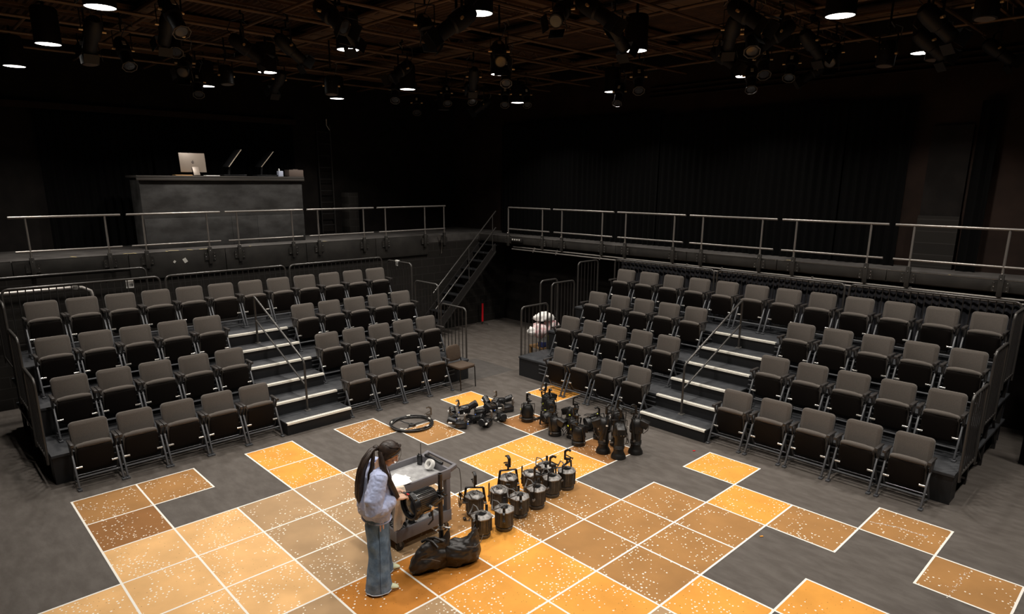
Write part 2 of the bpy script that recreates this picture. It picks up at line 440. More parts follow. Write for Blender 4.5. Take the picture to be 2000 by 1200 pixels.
for q, A in enumerate(ARCS):
    for s in range(len(A) - 1):
        p0, p1 = Vector(A[s]), Vector(A[s + 1]); n = int((p1 - p0).length / (0.006 if q in (0, 2) else 0.02))
        for t in range(n):
            sc = 0.006 if q in (0, 2) else 0.022
            p = p0.lerp(p1, t / n) + Vector((rnd.gauss(0, sc), rnd.gauss(0, sc))); r = rnd.uniform(.003, .008)
            b.face([b.v((p.x + r * math.cos(a * PI / 3), p.y + r * math.sin(a * PI / 3), .0031)) for a in range(6)])
b.mi = KEYS.index('mat_patch')
b.quad([(-3.4, 4.95, .001), (-2.1, 4.95, .001), (-2.1, 6.1, .001), (-3.4, 6.1, .001)])
struct(b, 'floor', KEYS)

def slab(name, lo, hi, mt):
    b = MB(); c = [(lo[i] + hi[i]) / 2 for i in range(3)]; b.box(c, [hi[i] - lo[i] for i in range(3)]); return struct(b, name, mt)
slab('wall_left', (XL - .2, YS, 0), (XL, YR, ZC), 'wall')
slab('wall_left_lower', (XLOW - .2, YS, 0), (XLOW, YR, 2.42), 'blockwall')
slab('wall_right', (XL, YR, 0), (XE, YR + .2, ZC), 'wall_hi')
slab('wall_right_lower', (XLOW, YR - .05, 0), (XE, YR - .002, 2.40), 'wall')
slab('wall_near_right', (XE, YS, 0), (XE + .2, YR, ZC), 'wall')
slab('wall_near_left', (XL, YS - .2, 0), (XE, YS, ZC), 'wall')
# ribbed ceiling deck
b = MB(); n = 150
for i in range(n):
    y0 = YS + (YR - YS) * i / n; y1 = YS + (YR - YS) * (i + 1) / n; ym = (y0 + y1) / 2
    a = [(XL, y0, ZC), (XL, y0 + .02, ZC - .03), (XL, ym, ZC - .03), (XL, ym + .02, ZC), (XL, y1, ZC)]
    for p, q in zip(a, a[1:]):
        b.quad([p, q, (XE, q[1], q[2]), (XE, p[1], p[2])])
b.box(((XL + XE) / 2, (YS + YR) / 2, ZC + .1), (XE - XL, YR - YS, .1))
struct(b, 'ceiling', 'ceil')
slab('trim_1', (XL, -6, 5.38), (XL + .16, 4.6, 5.50), 'wall_hi')
slab('trim_2', (XL, YS, 6.42), (XL + .25, YR, ZC), 'wall')
slab('trim_3', (XL, YR - .25, 6.45), (XE, YR, ZC), 'wall')
for k in range(3): slab('trim_%d' % (4 + k), (-1.5 + 0, YR - .07, 5.86 + .10 * k), (7, YR, 5.885 + .10 * k), 'wall_hi')
# raised decks
DZL, DZR, YF = 2.60, 2.56, 8.80
b = MB(); b.box(((XL + XLOW) / 2, (YS + YR) / 2, DZL - .09), (XLOW - XL, YR - YS, .18)); struct(b, 'floor_left_deck', 'deck')
b = MB(); b.box(((XLOW + XE) / 2, (YF + YR) / 2, DZR - .09), (XE - XLOW, YR - YF, .18)); struct(b, 'floor_right_deck', 'deck')
# spike tape marks on the decks
b = MB()
for (x, y, a, l) in [(-6.75, -.9, .3, .2), (-6.7, .0, 1.2, .16), (-6.65, .12, .2, .2), (-6.6, .7, .1, .22), (-6.75, .85, .9, .2), (-6.7, 1.15, .3, .2), (-6.65, 1.4, 1.4, .15), (-6.6, 2.4, .2, .14), (-6.65, 4.2, .4, .14)]:
    b.box((x, y, DZL + .002), (l, .022, .003), (0, 0, a))
for (x, y, a, l) in [(5.05, 8.95, 1.5, .2), (5.75, 8.95, 1.5, .2), (2.4, 9.1, .6, .12)]:
    b.box((x, y, DZR + .002), (l, .022, .003), (0, 0, a))
tag(b.build('spike_tape_marks', 'spike'), 'short yellow tape marks stuck on the two raised decks', 'tape marks', kind='stuff')

# fascia boards below the deck edges: one board per bay between posts
LP = [-1.6, -0.4, 0.23, 1.41, 2.02, 3.23, 3.86, 5.05, 5.67, 6.87, 7.5]
RP = [-5.06, -3.80, -3.14, -1.88, -1.21, 0.05, 0.72, 1.98, 2.63, 3.89, 4.54, 5.80]
def fascia(name, p0, p1, zt, zb, label, axis):
    b = MB(); q0, q1 = p0, p1
    if axis == 'y':
        b.box((XLOW + .03, (p0 + p1) / 2, (zt + zb) / 2), (.04, p1 - p0 - .012, zt - zb), bev=.004)
    else:
        b.box(((p0 + p1) / 2, YF - .03, (zt + zb) / 2), (p1 - p0 - .012, .04, zt - zb), bev=.004)
    o = tag(b.build('fascia_board', 'fascia'), label, 'board', 'boards along the edge of the %s deck' % name)
    b = MB()  # thin edge trim, coloured lighter to put in the highlight along the board top
    if axis == 'y': b.box((XLOW + .032, (p0 + p1) / 2, zt + .004), (.040, p1 - p0 - .014, .007))
    else: b.box(((p0 + p1) / 2, YF - .032, zt + .004), (p1 - p0 - .014, .040, .007))
    b.build('edge_highlight_strip', 'desktop' if axis == 'y' else 'rail', o)
edges = [-6.2, -4.0, -1.89, -0.09, 1.73, 3.55, 5.39, 7.0]
for i in range(len(edges) - 1):
    fascia('left', edges[i], edges[i + 1], DZL + .02, 2.12 if i > 2 else 2.36, 'black board on the edge of the left deck, %s from the left' % ORD(i + 1), 'y')
edges = [-6.3, -5.02, -3.48, -1.5, 0.36, 2.31, 4.21, 6.1, 8.2, 10.5]
for i in range(len(edges) - 1):
    fascia('right', edges[i], edges[i + 1], DZR + .02, 2.40, 'grey black board on the edge of the right deck, %s from the left' % ORD(i + 1), 'x')

# ---- catwalk rail sections, a thing each: two rails, two posts with bolted brackets
def rail_section(axis, a0, a1, posts, zt, zm, zb, off, label, group):
    t = empty('deck_railing', (off, (a0 + a1) / 2, zb) if axis == 'y' else ((a0 + a1) / 2, off, zb), 0, label, 'railing', group)
    c = (a0 + a1) / 2; s = 1 if axis == 'y' else -1
    def P(u, out, z): return (out, u - c, z - zb) if axis == 'y' else (u - c, -out, z - zb)
    b = MB(); b.tube([P(a0 + .05, 0, zt), P(a1 - .05, 0, zt)], .021, 10); b.build('top_rail', 'rail', t)
    b = MB(); b.tube([P(a0 + .08, .0, zm), P(a1 - .08, .0, zm)], .019, 10); b.build('middle_rail', 'rail', t)
    for p in posts:
        b = MB(); b.tube([P(p, 0, zb + .02), P(p, 0, zt - .01)], .018, 10); po = b.build('post', 'rail', t)
        b = MB(); b.box(P(p, 0.0, zb + .12), (.05, .07, .34) if axis == 'y' else (.07, .05, .34), bev=.005)
        b.box(P(p, -.012, zb + .10), (.012, .22, .15) if axis == 'y' else (.22, .012, .15))
        b.build('bracket', 'fascia', po)
        b = MB()
        for sg in (-1, 1):
            for z in (.04, .10, .16): b.ell(P(p + sg * .085, -.002, zb + z), (.007, .007, .007), 6, 5)
        for z in (.22, .30): b.ell(P(p, .03, zb + z), (.008, .008, .008), 6, 5)
        b.build('bolts', 'chrome', po)
XF = XLOW + .09
secs = [(-1.89, -.09, (-1.6, -.4)), (-.09, 1.73, (.23, 1.41)), (1.73, 3.55, (2.02, 3.23)), (3.55, 5.39, (3.86, 5.05)), (5.39, 7.6, (5.67, 6.87, 7.5))]
for i, (a, c, ps) in enumerate(secs):
    rail_section('y', a, c, ps, 3.37, 2.78, DZL - .22, XF, 'grey two-rail guard on the left deck edge, %s section from the left' % ORD(i + 1), 'guard rails along the left deck')
secs = [(-5.1, -3.48, (-5.06, -3.80)), (-3.48, -1.5, (-3.14, -1.88)), (-1.5, .36, (-1.21, .05)), (.36, 2.31, (.72, 1.98)), (2.31, 4.21, (2.63, 3.89)), (4.21, 6.4, (4.54, 5.80))]
for i, (a, c, ps) in enumerate(secs):
    rail_section('x', a, c, ps, 3.34, 2.78, DZR - .18, YF - .09, 'grey two-rail guard on the right deck edge, %s section from the left' % ORD(i + 1), 'guard rails along the right deck')
for k, z in enumerate((2.312, 2.258)):
    b = MB(); b.tube([(-4.9, YF - .06 - .05 * k, z), (9.5, YF - .06 - .05 * k, z)], .016, 8)
    for x in (-4.1, -3.3, -1.9, .4, 1.2, 3.0, 4.6): b.lathe([(.022, -.03), (.022, .03)], 8, (x, YF - .06 - .05 * k, z))
    tag(b.build('conduit_pipe', 'rail'), ['upper', 'lower'][k] + ' of two grey pipes clipped under the right deck edge', 'pipe', 'pipes under the right deck')

# ---- curtains
def curtain(x0, x1, y, z0, z1, label, mt, axis='x', amp=.03, per=.16, group=None, name='curtain'):
    b = MB(); n = int(abs(x1 - x0) / per * 8)
    th = .012
    f, g = [], []
    for i in range(n + 1):
        u = x0 + (x1 - x0) * i / n
        d = amp * math.sin(2 * PI * (u - x0) / per) + amp * .6 * math.sin(u * 7.3) + amp * .5 * noise.noise(Vector((u * 3, 0, z0)))
        f.append((u, y + d)); g.append((u, y + d + th))
    L = f + g[::-1]
    def P(q, z): return (q[0], q[1], z) if axis == 'x' else (q[1], q[0], z)
    rs = [[P(q, z) for q in L] for z in (z0, z0 + (z1 - z0) * .5, z1)]
    b.rings(rs); o = b.build(name, mt); tag(o, label, 'curtain', group)
curtain(-6.3, -1.05, YR - .20, DZR, 5.52, 'long black stage curtain nearest the far corner on the right wall', 'velvet', group='black curtains on the right wall')
curtain(-1.03, 2.95, YR - .21, DZR, 5.42, 'long black stage curtain in the middle of the right wall', 'velvet', group='black curtains on the right wall')
curtain(2.97, 4.05, YR - .20, DZR, 5.37, 'narrower black stage curtain left of the block pilaster on the right wall', 'velvet', group='black curtains on the right wall')
curtain(4.98, 5.26, YR - .16, DZR, 5.3, 'thin black curtain leg right of the block pilaster', 'velvet')
b = MB(); b.box((4.6, YR - .06, 2.56 + .45), (.62, .12, .9)); struct(b, 'trim_7', 'blockwall')
b = MB(); b.box((4.6, YR - .04, 4.2), (.60, .06, 1.5)); struct(b, 'trim_9', 'wall')
for k, (a, c) in enumerate([(-1.45, 1.1), (1.12, 3.6), (3.62, 6.1)]):
    curtain(a, c, 8.93, 0.02, 2.30, 'dark grey pleated cloth skirt under the right deck, %s panel from the left' % ORD(k + 1), 'skirt', amp=.022, per=.11, group='cloth skirts behind the right bank')
curtain(6.5, 7.6, 8.1, 0.02, 2.3, 'dark curtain hanging at the right end behind the right bank', 'velvet')
curtain(1.2, 4.5, XL + .12, DZL, 5.3, 'black sheet standing in for the dark booth opening behind the counter', 'velvet', axis='y')  # black sheet added to give the darkness of the booth opening
curtain(-.9, 1.15, XL + .14, DZL, 5.3, 'black sheet standing in for the dark opening left of the counter', 'velvet', axis='y')  # same dark sheet, carried on past the counter's left end

# ---- pipe grid under the ceiling: each pipe a thing
GX = [.8 + 1.35 * k for k in range(-6, 7)]
GY = [3.84 + 1.3 * k for k in range(-7, 5)]
for i, x in enumerate(GX):
    b = MB(); b.tube([(x, YS + .1, 6.30), (x, YR - .1, 6.30)], .024, 8)
    tag(b.build('grid_pipe', 'pipe'), 'brown grid pipe running toward the right wall, number %d of 13 from the left wall' % (i + 1), 'pipe', 'pipes of the ceiling grid')
for i, y in enumerate(GY):
    b = MB(); b.tube([(XL + .1, y, 6.355), (XE - .1, y, 6.355)], .024, 8)
    tag(b.build('grid_pipe', 'pipe'), 'brown grid pipe running toward the left wall, number %d of 12 from the viewer' % (i + 1), 'pipe', 'pipes of the ceiling grid')
for k, (x0, wd) in enumerate([(-7.1, .2), (-4.6, .24), (-2.35, .24), (.15, .26), (2.85, .26), (5.35, .26), (7.8, .26)]):
    b = MB(); n = 40
    for s in (-1, 1):
        b.box((x0 + s * wd / 2, (YS + YR) / 2, 6.62), (.035, YR - YS - .3, .035)); b.box((x0 + s * wd / 2, (YS + YR) / 2, 6.44), (.035, YR - YS - .3, .03))
    for q in range(n):
        y = YS + .3 + (YR - YS - .6) * q / n; h = (YR - YS - .6) / n
        b.bar((x0 - wd / 2, y, 6.44), (x0 - wd / 2, y + h / 2, 6.62), .012); b.bar((x0 - wd / 2, y + h / 2, 6.62), (x0 - wd / 2, y + h, 6.44), .012)
    b.box((x0, (YS + YR) / 2, 6.655), (wd + .06, YR - YS - .3, .03))
    tag(b.build('ceiling_joist', 'pipe'), 'brown steel lattice joist under the ribbed ceiling, %d of 7 from the left wall' % (k + 1), 'joist', 'lattice joists of the ceiling')
for k, y in enumerate((0.1, 2.7, 5.35, 8.2)):
    b = MB(); b.box((1, y, 6.51), (18.8, .34, .05), bev=.01)
    for q in range(44): b.box((-8.2 + q * .42, y, 6.483), (.14, .26, .012))
    tag(b.build('cable_tray', 'pipe'), 'brown perforated cable tray crossing the ceiling, %s from the viewer' % ORD(k + 1), 'cable tray', 'perforated trays of the ceiling')

# ================================================================== SEATING BANKS
LO = Matrix.Translation((-1.87, 0, 0))
def bank(name, loc, rz, y0, y1, ya0, ya1, pitch, label):
    t = empty('seating_platform', loc, rz, label, 'seating platform', 'stepped seating platforms')
    back = -3 * pitch - .72
    for k in (1, 2, 3):
        x1 = -.41 - (k - 1) * pitch; z = .42 * k; x0 = back
        b = MB(); b.mi = 0
        b.box(((x0 + x1) / 2, (y0 + y1) / 2, z - .02), (x1 - x0, y1 - y0, .04), bev=.004)
        b.mi = 1
        b.box((x1 - .03, (y0 + y1) / 2, z - .23), (.03, y1 - y0 - .02, .38))
        b.box((x0 + .06, (y0 + y1) / 2, z / 2 - .02) if k == 3 else (x1 - .06, (y0 + y1) / 2, z - .08), (.03, y1 - y0 - .2, z - .06) if k == 3 else (.05, y1 - y0 - .1, .08))
        for s_ in (-1, 1):
            ye = y0 + .03 if s_ < 0 else y1 - .03
            if k == 1: b.box((x1 - .17, ye, .20), (.27, .03, .38))
            b.box(((x1 + max(x0, x1 - pitch)) / 2, ye, z - .08), (x1 - max(x0, x1 - pitch) - .05, .04, .09))
        o = b.build('platform_deck', ['tread', 'riser'], t)
        for ye in (y0 + .04, y1 - .04):
            xr_ = max(x0 + .06, x1 - pitch)
            b = MB(); b.bar((xr_, ye, .004), (xr_, ye, z - .05), .05, .05); b.bar((xr_, ye, .08), (x1 - .32 if k == 1 else x1 - .04, ye, z - .12), .03, .03); b.build('side_brace', 'bar', o)
        b = MB()
        for q, zz in enumerate((-.07, -.15, -.23)):
            for (ya, yb) in ((y0 + .62, ya0), (ya1, y1 - .40)):
                b.box((x1 + .012, (ya + yb) / 2, z + zz), (.022, yb - ya, .016))
        b.build('front_rails', 'legm', o)
    for k in range(3):
        z = .21 + .42 * k; x1 = .05 - k * pitch
        b = MB(); b.mi = 0; b.box((x1 - .235, (ya0 + ya1) / 2, z - .015), (.47, ya1 - ya0, .03), bev=.004)
        b.mi = 1; b.box((x1 - .24, (ya0 + ya1) / 2, (z + .42 * k) / 2 - .015), (.44, ya1 - ya0 - .01, .21 - .03))
        b.build('aisle_step', ['tread', 'riser'], t)
    for k in range(6):
        z = .21 * (k + 1); x1 = (.05 - (k // 2) * pitch) if k % 2 == 0 else (-.41 - (k // 2) * pitch)
        b = MB(); b.mi = 0; b.box((x1 - .024, (ya0 + ya1) / 2, z + .003), (.058, ya1 - ya0, .008), bev=.002)
        b.box((x1 + .004, (ya0 + ya1) / 2, z - .014), (.006, ya1 - ya0, .030))
        b.mi = 1; b.box((x1 - .024, (ya0 + ya1) / 2, z + .0075), (.007, ya1 - ya0 - .01, .002))
        b.build('nosing_strip', ['nosing', 'nosing_groove'], t)
    return t
LB = ((-1.87, 0, 0), 0.0)
RB = ((0, 5.48, 0), -PI / 2)
PL, PR_ = .90, .885
bank('seating_platform', *LB, -2.27, 4.97, .79, 1.94, PL, 'black stepped platform of the left seating bank with pale nosings')
bank('seating_platform', *RB, -1.75, 6.15, 1.70, 2.92, PR_, 'black stepped platform of the right seating bank with pale nosings')

# ---- theatre seat, facing +x, front feet at the origin
def make_seat():
    t = empty('theatre_seat', (0, 0, 0), 0, 'x', 'theatre seat')
    T = Matrix.Translation((-.345, 0, .645)) @ Matrix.Rotation(R(-9), 4, 'Y')
    b = MB(); b.cushion(.455, .40, .075, .055, .022, T, .008); bk = b.build('backrest', 'fabric', t)
    T2 = Matrix.Translation((-.395, 0, .63)) @ Matrix.Rotation(R(-9), 4, 'Y')
    b = MB(); b.cushion(.44, .40, .022, .05, .006, T2, 0); b.build('back_shell', 'pan', bk)
    # tipped-up seat: upholstery wraps the upper edge, plastic pan faces out
    b = MB(); T = Matrix.Translation((-.205, 0, .40)) @ Matrix.Rotation(R(7), 4, 'Y')
    b.cushion(.44, .37, .07, .05, .022, T, .01)
    b.tube([(-.150 + .012 * (1 - abs(u)) - .0, u * .20, .575 - .018 * abs(u) ** 3) for u in (-1, -.8, -.5, 0, .5, .8, 1)], [.020, .031, .036, .037, .036, .031, .020], 10)
    st = b.build('seat', 'fabric', t)
    T = Matrix.Translation((-.152, 0, .372)) @ Matrix.Rotation(R(7), 4, 'Y')
    b = MB(); b.cushion(.425, .35, .032, .06, .012, T, .004); b.build('seat_pan', 'pan', st)
    for s in (-1, 1):
        y = s * .258
        b = MB(); b.box((-.205, y, .612), (.26, .046, .028), bev=.010); b.box((-.10, y, .60), (.05, .05, .034), bev=.010)
        b.bar((-.28, y, .60), (-.22, y, .43), .03, .05); b.bar((-.13, y, .595), (-.20, y, .44), .014, .035)
        b.build('armrest', 'armr', t)
        b = MB(); b.bar((-.20, y, .46), (-.015, y, .03), .024, .034, .004); b.box((-.01, y, .012), (.075, .05, .024), bev=.004)
        b.bar((-.16, y, .34), (-.34, y, .035), .02, .026); b.bar((-.05, y, .10), (-.33, y, .04), .016)
        lg = b.build('leg', 'legm', t)
        b = MB(); b.cyl((-.135, y - s * .085, .275), (-.135, y - s * .012, .275), .017)
        b.build('hinge_pin', 'chrome', lg)
    b = MB(); b.cyl((-.075, -.25, .155), (-.075, .25, .155), .013, n=8); b.cyl((-.30, -.25, .10), (-.30, .25, .10), .011, n=8)
    b.build('crossbar', 'legm', t)
    return t
seat0 = make_seat(); used = [False]
def place_seat(bk, xl, yl, z, label, group):
    (ox, oy, oz), rz = bk
    c, s = math.cos(rz), math.sin(rz)
    loc = (ox + c * xl - s * yl, oy + s * xl + c * yl, z)
    if not used[0]:
        used[0] = True; seat0.location = loc; seat0.rotation_euler = (0, 0, rz); seat0['label'] = label; seat0['group'] = group
    else: dup(seat0, loc, rz, label, group=group)
ROW = ['front row', 'second row', 'third row', 'back row']
LL = [-1.81 + .568 * k for k in range(5)]; LR = [2.25 + .565 * k for k in range(5)]
RLn = [-1.04 + .598 * k for k in range(5)]; RRn = [3.36 + .602 * k for k in range(5)]
for r in range(4):
    z = .42 * r + .0015
    for bk, nm, A, B, top, p in ((LB, 'left', LL, LR, [-1.76 + .5655 * k for k in range(12)], PL), (RB, 'right', RLn, RRn, [-.97 + .6135 * k for k in range(12)], PR_)):
        g = 'folded theatre seats of the %s bank' % nm
        if r == 3:
            for k, y in enumerate(top): place_seat(bk, -p * r, y, z, 'grey folded seat, %s from left in the back row, %s bank' % (ORD(k + 1), nm), g)
            continue
        A_, B_ = A, B
        if nm == 'left' and r == 0: B_ = B[:4]
        if nm == 'right' and r == 0: A_ = [-.44 + .60 * k for k in range(4)]; B_ = [3.22 + .613 * k for k in range(5)]
        for side, S in (('left', A_), ('right', B_)):
            for k, y in enumerate(S):
                place_seat(bk, -p * r, y, z, 'grey folded seat, %s from left, %s %s of the aisle, %s bank' % (ORD(k + 1), ROW[r], side, nm), g)

# ---- guard rails: hoop frame with upright bars
def hoop(p0, p1, zb, zt, label, group, bars=True, step=.105, name='guard_rail', low=None, r=.019):
    """frame in the vertical plane through p0-p1 (xy), zb..zt"""
    a, c = Vector((*p0, 0)), Vector((*p1, 0)); d = (c - a).normalized(); L = (c - a).length; rr = .09
    t = empty(name, (*p0, zb), math.atan2(d.y, d.x), label, 'guard rail', group)
    H = zt - zb
    pts = [(0, 0, 0), (0, 0, H - rr)] + [(rr - rr * math.cos(q * PI / 8), 0, H - rr + rr * math.sin(q * PI / 8)) for q in (1, 2, 3, 4)] + \
          [(L - rr + rr * math.sin(q * PI / 8), 0, H - rr + rr * math.cos(q * PI / 8)) for q in (0, 1, 2, 3, 4)] + [(L, 0, 0)]
    b = MB(); b.tube(pts, r, 10)
    if bars: b.bar((0, 0, .10), (L, 0, .10), .025, .03)
    b.build('hoop_frame', 'railb', t)
    if bars:
        n = max(2, int(L / step)); proto = None
        for k in range(1, n):
            x = L * k / n
            if proto is None:
                b = MB(); b.cyl((0, 0, .10), (0, 0, H - .01), .0085, n=6); proto = b.build('upright_bar', 'bar', t); proto.location = (x, 0, 0)
            else:
                o = proto.copy(); COL.objects.link(o); o.parent = t; o.location = (x, 0, 0)
    return t
xb = -1.87 - 3 * PL - .70
gL, gR = 'guard rails of the left bank', 'guard rails of the right bank'
for k, (a, c) in enumerate([(-2.2, .12), (.22, 2.52), (2.62, 4.86)]):
    hoop((xb, a), (xb, c), 1.26, 2.29, 'long barred hoop rail behind the back row of the left bank, %s from the left' % ORD(k + 1), gL)
for k, (a, c, z, h) in enumerate([(-3.22, -2.38, .42, 1.47), (-4.14, -3.30, .84, 1.86), (-5.22, -4.26, 1.26, 2.22)]):
    hoop((a, 4.99), (c, 4.99), z - .14, h, ['lowest', 'middle', 'highest'][k] + ' barred hoop rail at the right end of the left bank', gL, low=1)
    hoop((a, -2.30), (c, -2.30), z - .14, h, ['lowest', 'middle', 'highest'][k] + ' barred hoop rail at the left end of the left bank', gL, low=1)
yb = 8.63
for k, (a, c) in enumerate([(-1.4, 1.1), (1.17, 3.62), (3.7, 6.12)]):
    hoop((a, yb), (c, yb), 1.26, 2.29, 'long barred hoop rail behind the back row of the right bank, %s from the left' % ORD(k + 1), gR)
for k, (a, c, z, h) in enumerate([(6.0, 6.80, .42, 1.45), (6.92, 7.66, .84, 1.86), (7.78, 8.48, 1.26, 2.25)]):
    hoop((-1.78, a), (-1.78, c), z - .12, h, ['lowest', 'middle', 'highest'][k] + ' barred hoop rail at the left end of the right bank', gR)
    hoop((6.18, a), (6.18, c), z - .12, h, ['lowest', 'middle', 'highest'][k] + ' barred hoop rail at the right end of the right bank', gR)
hoop((-2.1, 6.9), (-2.1, 7.45), .0, 1.88, 'tall open hoop rail without bars left of the right bank', gR, bars=False)
hoop((XLOW + .35, -4.4), (XLOW + .35, .10), 1.3, 2.385, 'plain long hoop rail low in front of the left deck at the left edge', gL, bars=False)
b = MB(); b.tube([(-5.75, -5.2, 2.16), (-5.75, -1.15, 2.16)], .035, 12); b.tube([(-5.75, -1.2, 2.16), (-5.75, -1.02, 2.15), (-5.72, -.90, 2.08), (-5.7, -.86, 1.9), (-5.7, -.86, 0)], .035, 12)
b.lathe([(.05, -.03), (.05, .03)], 12, (-5.75, -1.12, 2.16))
tag(b.build('standpipe', 'rail'), 'thick grey pipe bending down behind the left end of the left bank', 'pipe')

# ---- aisle handrails
def handrail(bk, yl, label, p):
    t = empty('aisle_handrail', bk[0], bk[1], label, 'handrail', 'handrails in the aisles')
    xa, za, xc, zc = -.33, .21, -2.4 * p - .02, 1.05
    H = .88
    b = MB(); b.tube([(xa, yl, za + .004), (xa, yl, za + H - .07), (xa - .03, yl, za + H), (xa - .09, yl, za + H + .035), (xc + .08, yl, zc + H - .02), (xc + .02, yl, zc + H), (xc, yl, zc + H - .06), (xc, yl, zc + .004)], .019, 10)
    b.build('rail_frame', 'railb', t)
    b = MB(); b.tube([(xa, yl, za + .44), (xc, yl, zc + .44)], .016, 8); b.build('middle_rail', 'railb', t)
    b = MB(); b.box((xa, yl, za + .009), (.09, .09, .012)); b.box((xc, yl, zc + .009), (.09, .09, .012))
    for x, z in ((xa, za), (xc, zc)):
        for s in (-1, 1): b.ell((x + s * .03, yl + .03, z + .022), (.008, .008, .006), 6, 5)
    b.build('foot_plate', 'chrome', t)
handrail(LB, 1.33, 'black two-bar handrail down the aisle of the left bank', PL)
handrail(RB, 2.26, 'black two-bar handrail down the aisle of the right bank', PR_)

# ---- steel stair to the right deck
t = empty('steel_stair', (-5.93, 6.55, 0), 0, 'dark open steel stair climbing to the right deck by the far corner', 'stair')
def sz(y): return (y - 7.33) * .95 + .75
for s, x in (('near', .34), ('far', -.34)):
    b = MB(); y0, y1 = 6.55, 8.72
    rs = []
    for y in (y0, y1): rs.append([(x - .015, y - 6.55, max(sz(y), 0)), (x + .015, y - 6.55, max(sz(y), 0)), (x + .015, y - 6.55, sz(y) + .28), (x - .015, y - 6.55, sz(y) + .28)])
    b.rings(rs)
    b.bar((x + .02, 0, sz(6.55) + .03), (x + .02, y1 - y0, sz(8.78) + .0), .02, .03)
    so = b.build('stringer', 'bar', t)
    b = MB(); b.bar((x + .026, .0, sz(6.55) + .015), (x + .026, y1 - y0, sz(8.78) + .015), .012, .018); b.build('stringer_edge', 'railb', so)
n = 11
for k in range(n):
    z = 2.42 * (k + 1) / (n + .6); y = 7.33 + (z - .75 - .14) / .95 - 6.55
    b = MB(); b.box((0, y, z), (.66, .24, .03), bev=.004)
    o = b.build('stair_tread', 'riser', t)
    b = MB(); b.ell((.30, y - .1, z + .018), (.010, .010, .008), 6, 5); b.ell((.1, y - .1, z + .018), (.008, .008, .006), 6, 5); b.build('bolt', 'chrome', o)
for x in (.36,):
    b = MB()
    for h in (1.16 if x > 0 else 1.12, .72):
        b.tube([(x, .05 - .05 * (h > 1), sz(6.6) + h), (x, 8.72 - 6.55, sz(8.72) + h)], .016, 8)
    for y in (6.72, 7.75, 8.6): b.tube([(x, y - 6.55, sz(y) + .2), (x, y - 6.55, sz(y) + 1.14)], .014, 8)
    b.build('handrail', 'railb', t)

# ================================================================== FIXTURES
def clamp_mb(b, x, y, z, s=1.0, a=0.0):
    """C-clamp standing up from (x, y, z): stem, C-shaped jaw, bolt with wing"""
    X0 = b.X; b.X = X0 @ Matrix.Translation((x, y, z)) @ Matrix.Rotation(a, 4, 'Z') @ Matrix.Scale(s, 4)
    b.cyl((0, 0, 0), (0, 0, .035), .010, n=8)
    b.box((-.012, 0, .045), (.06, .030, .022), bev=.004)
    b.box((.022, 0, .085), (.020, .030, .10), bev=.005)
    b.bar((.022, 0, .13), (-.010, 0, .152), .030, .020, .004); b.bar((-.010, 0, .152), (-.040, 0, .138), .028, .016, .003)
    b.cyl((-.055, 0, .058), (.010, 0, .088), .006, n=6); b.box((-.060, 0, .056), (.010, .034, .012), bev=.002)
    b.X = X0

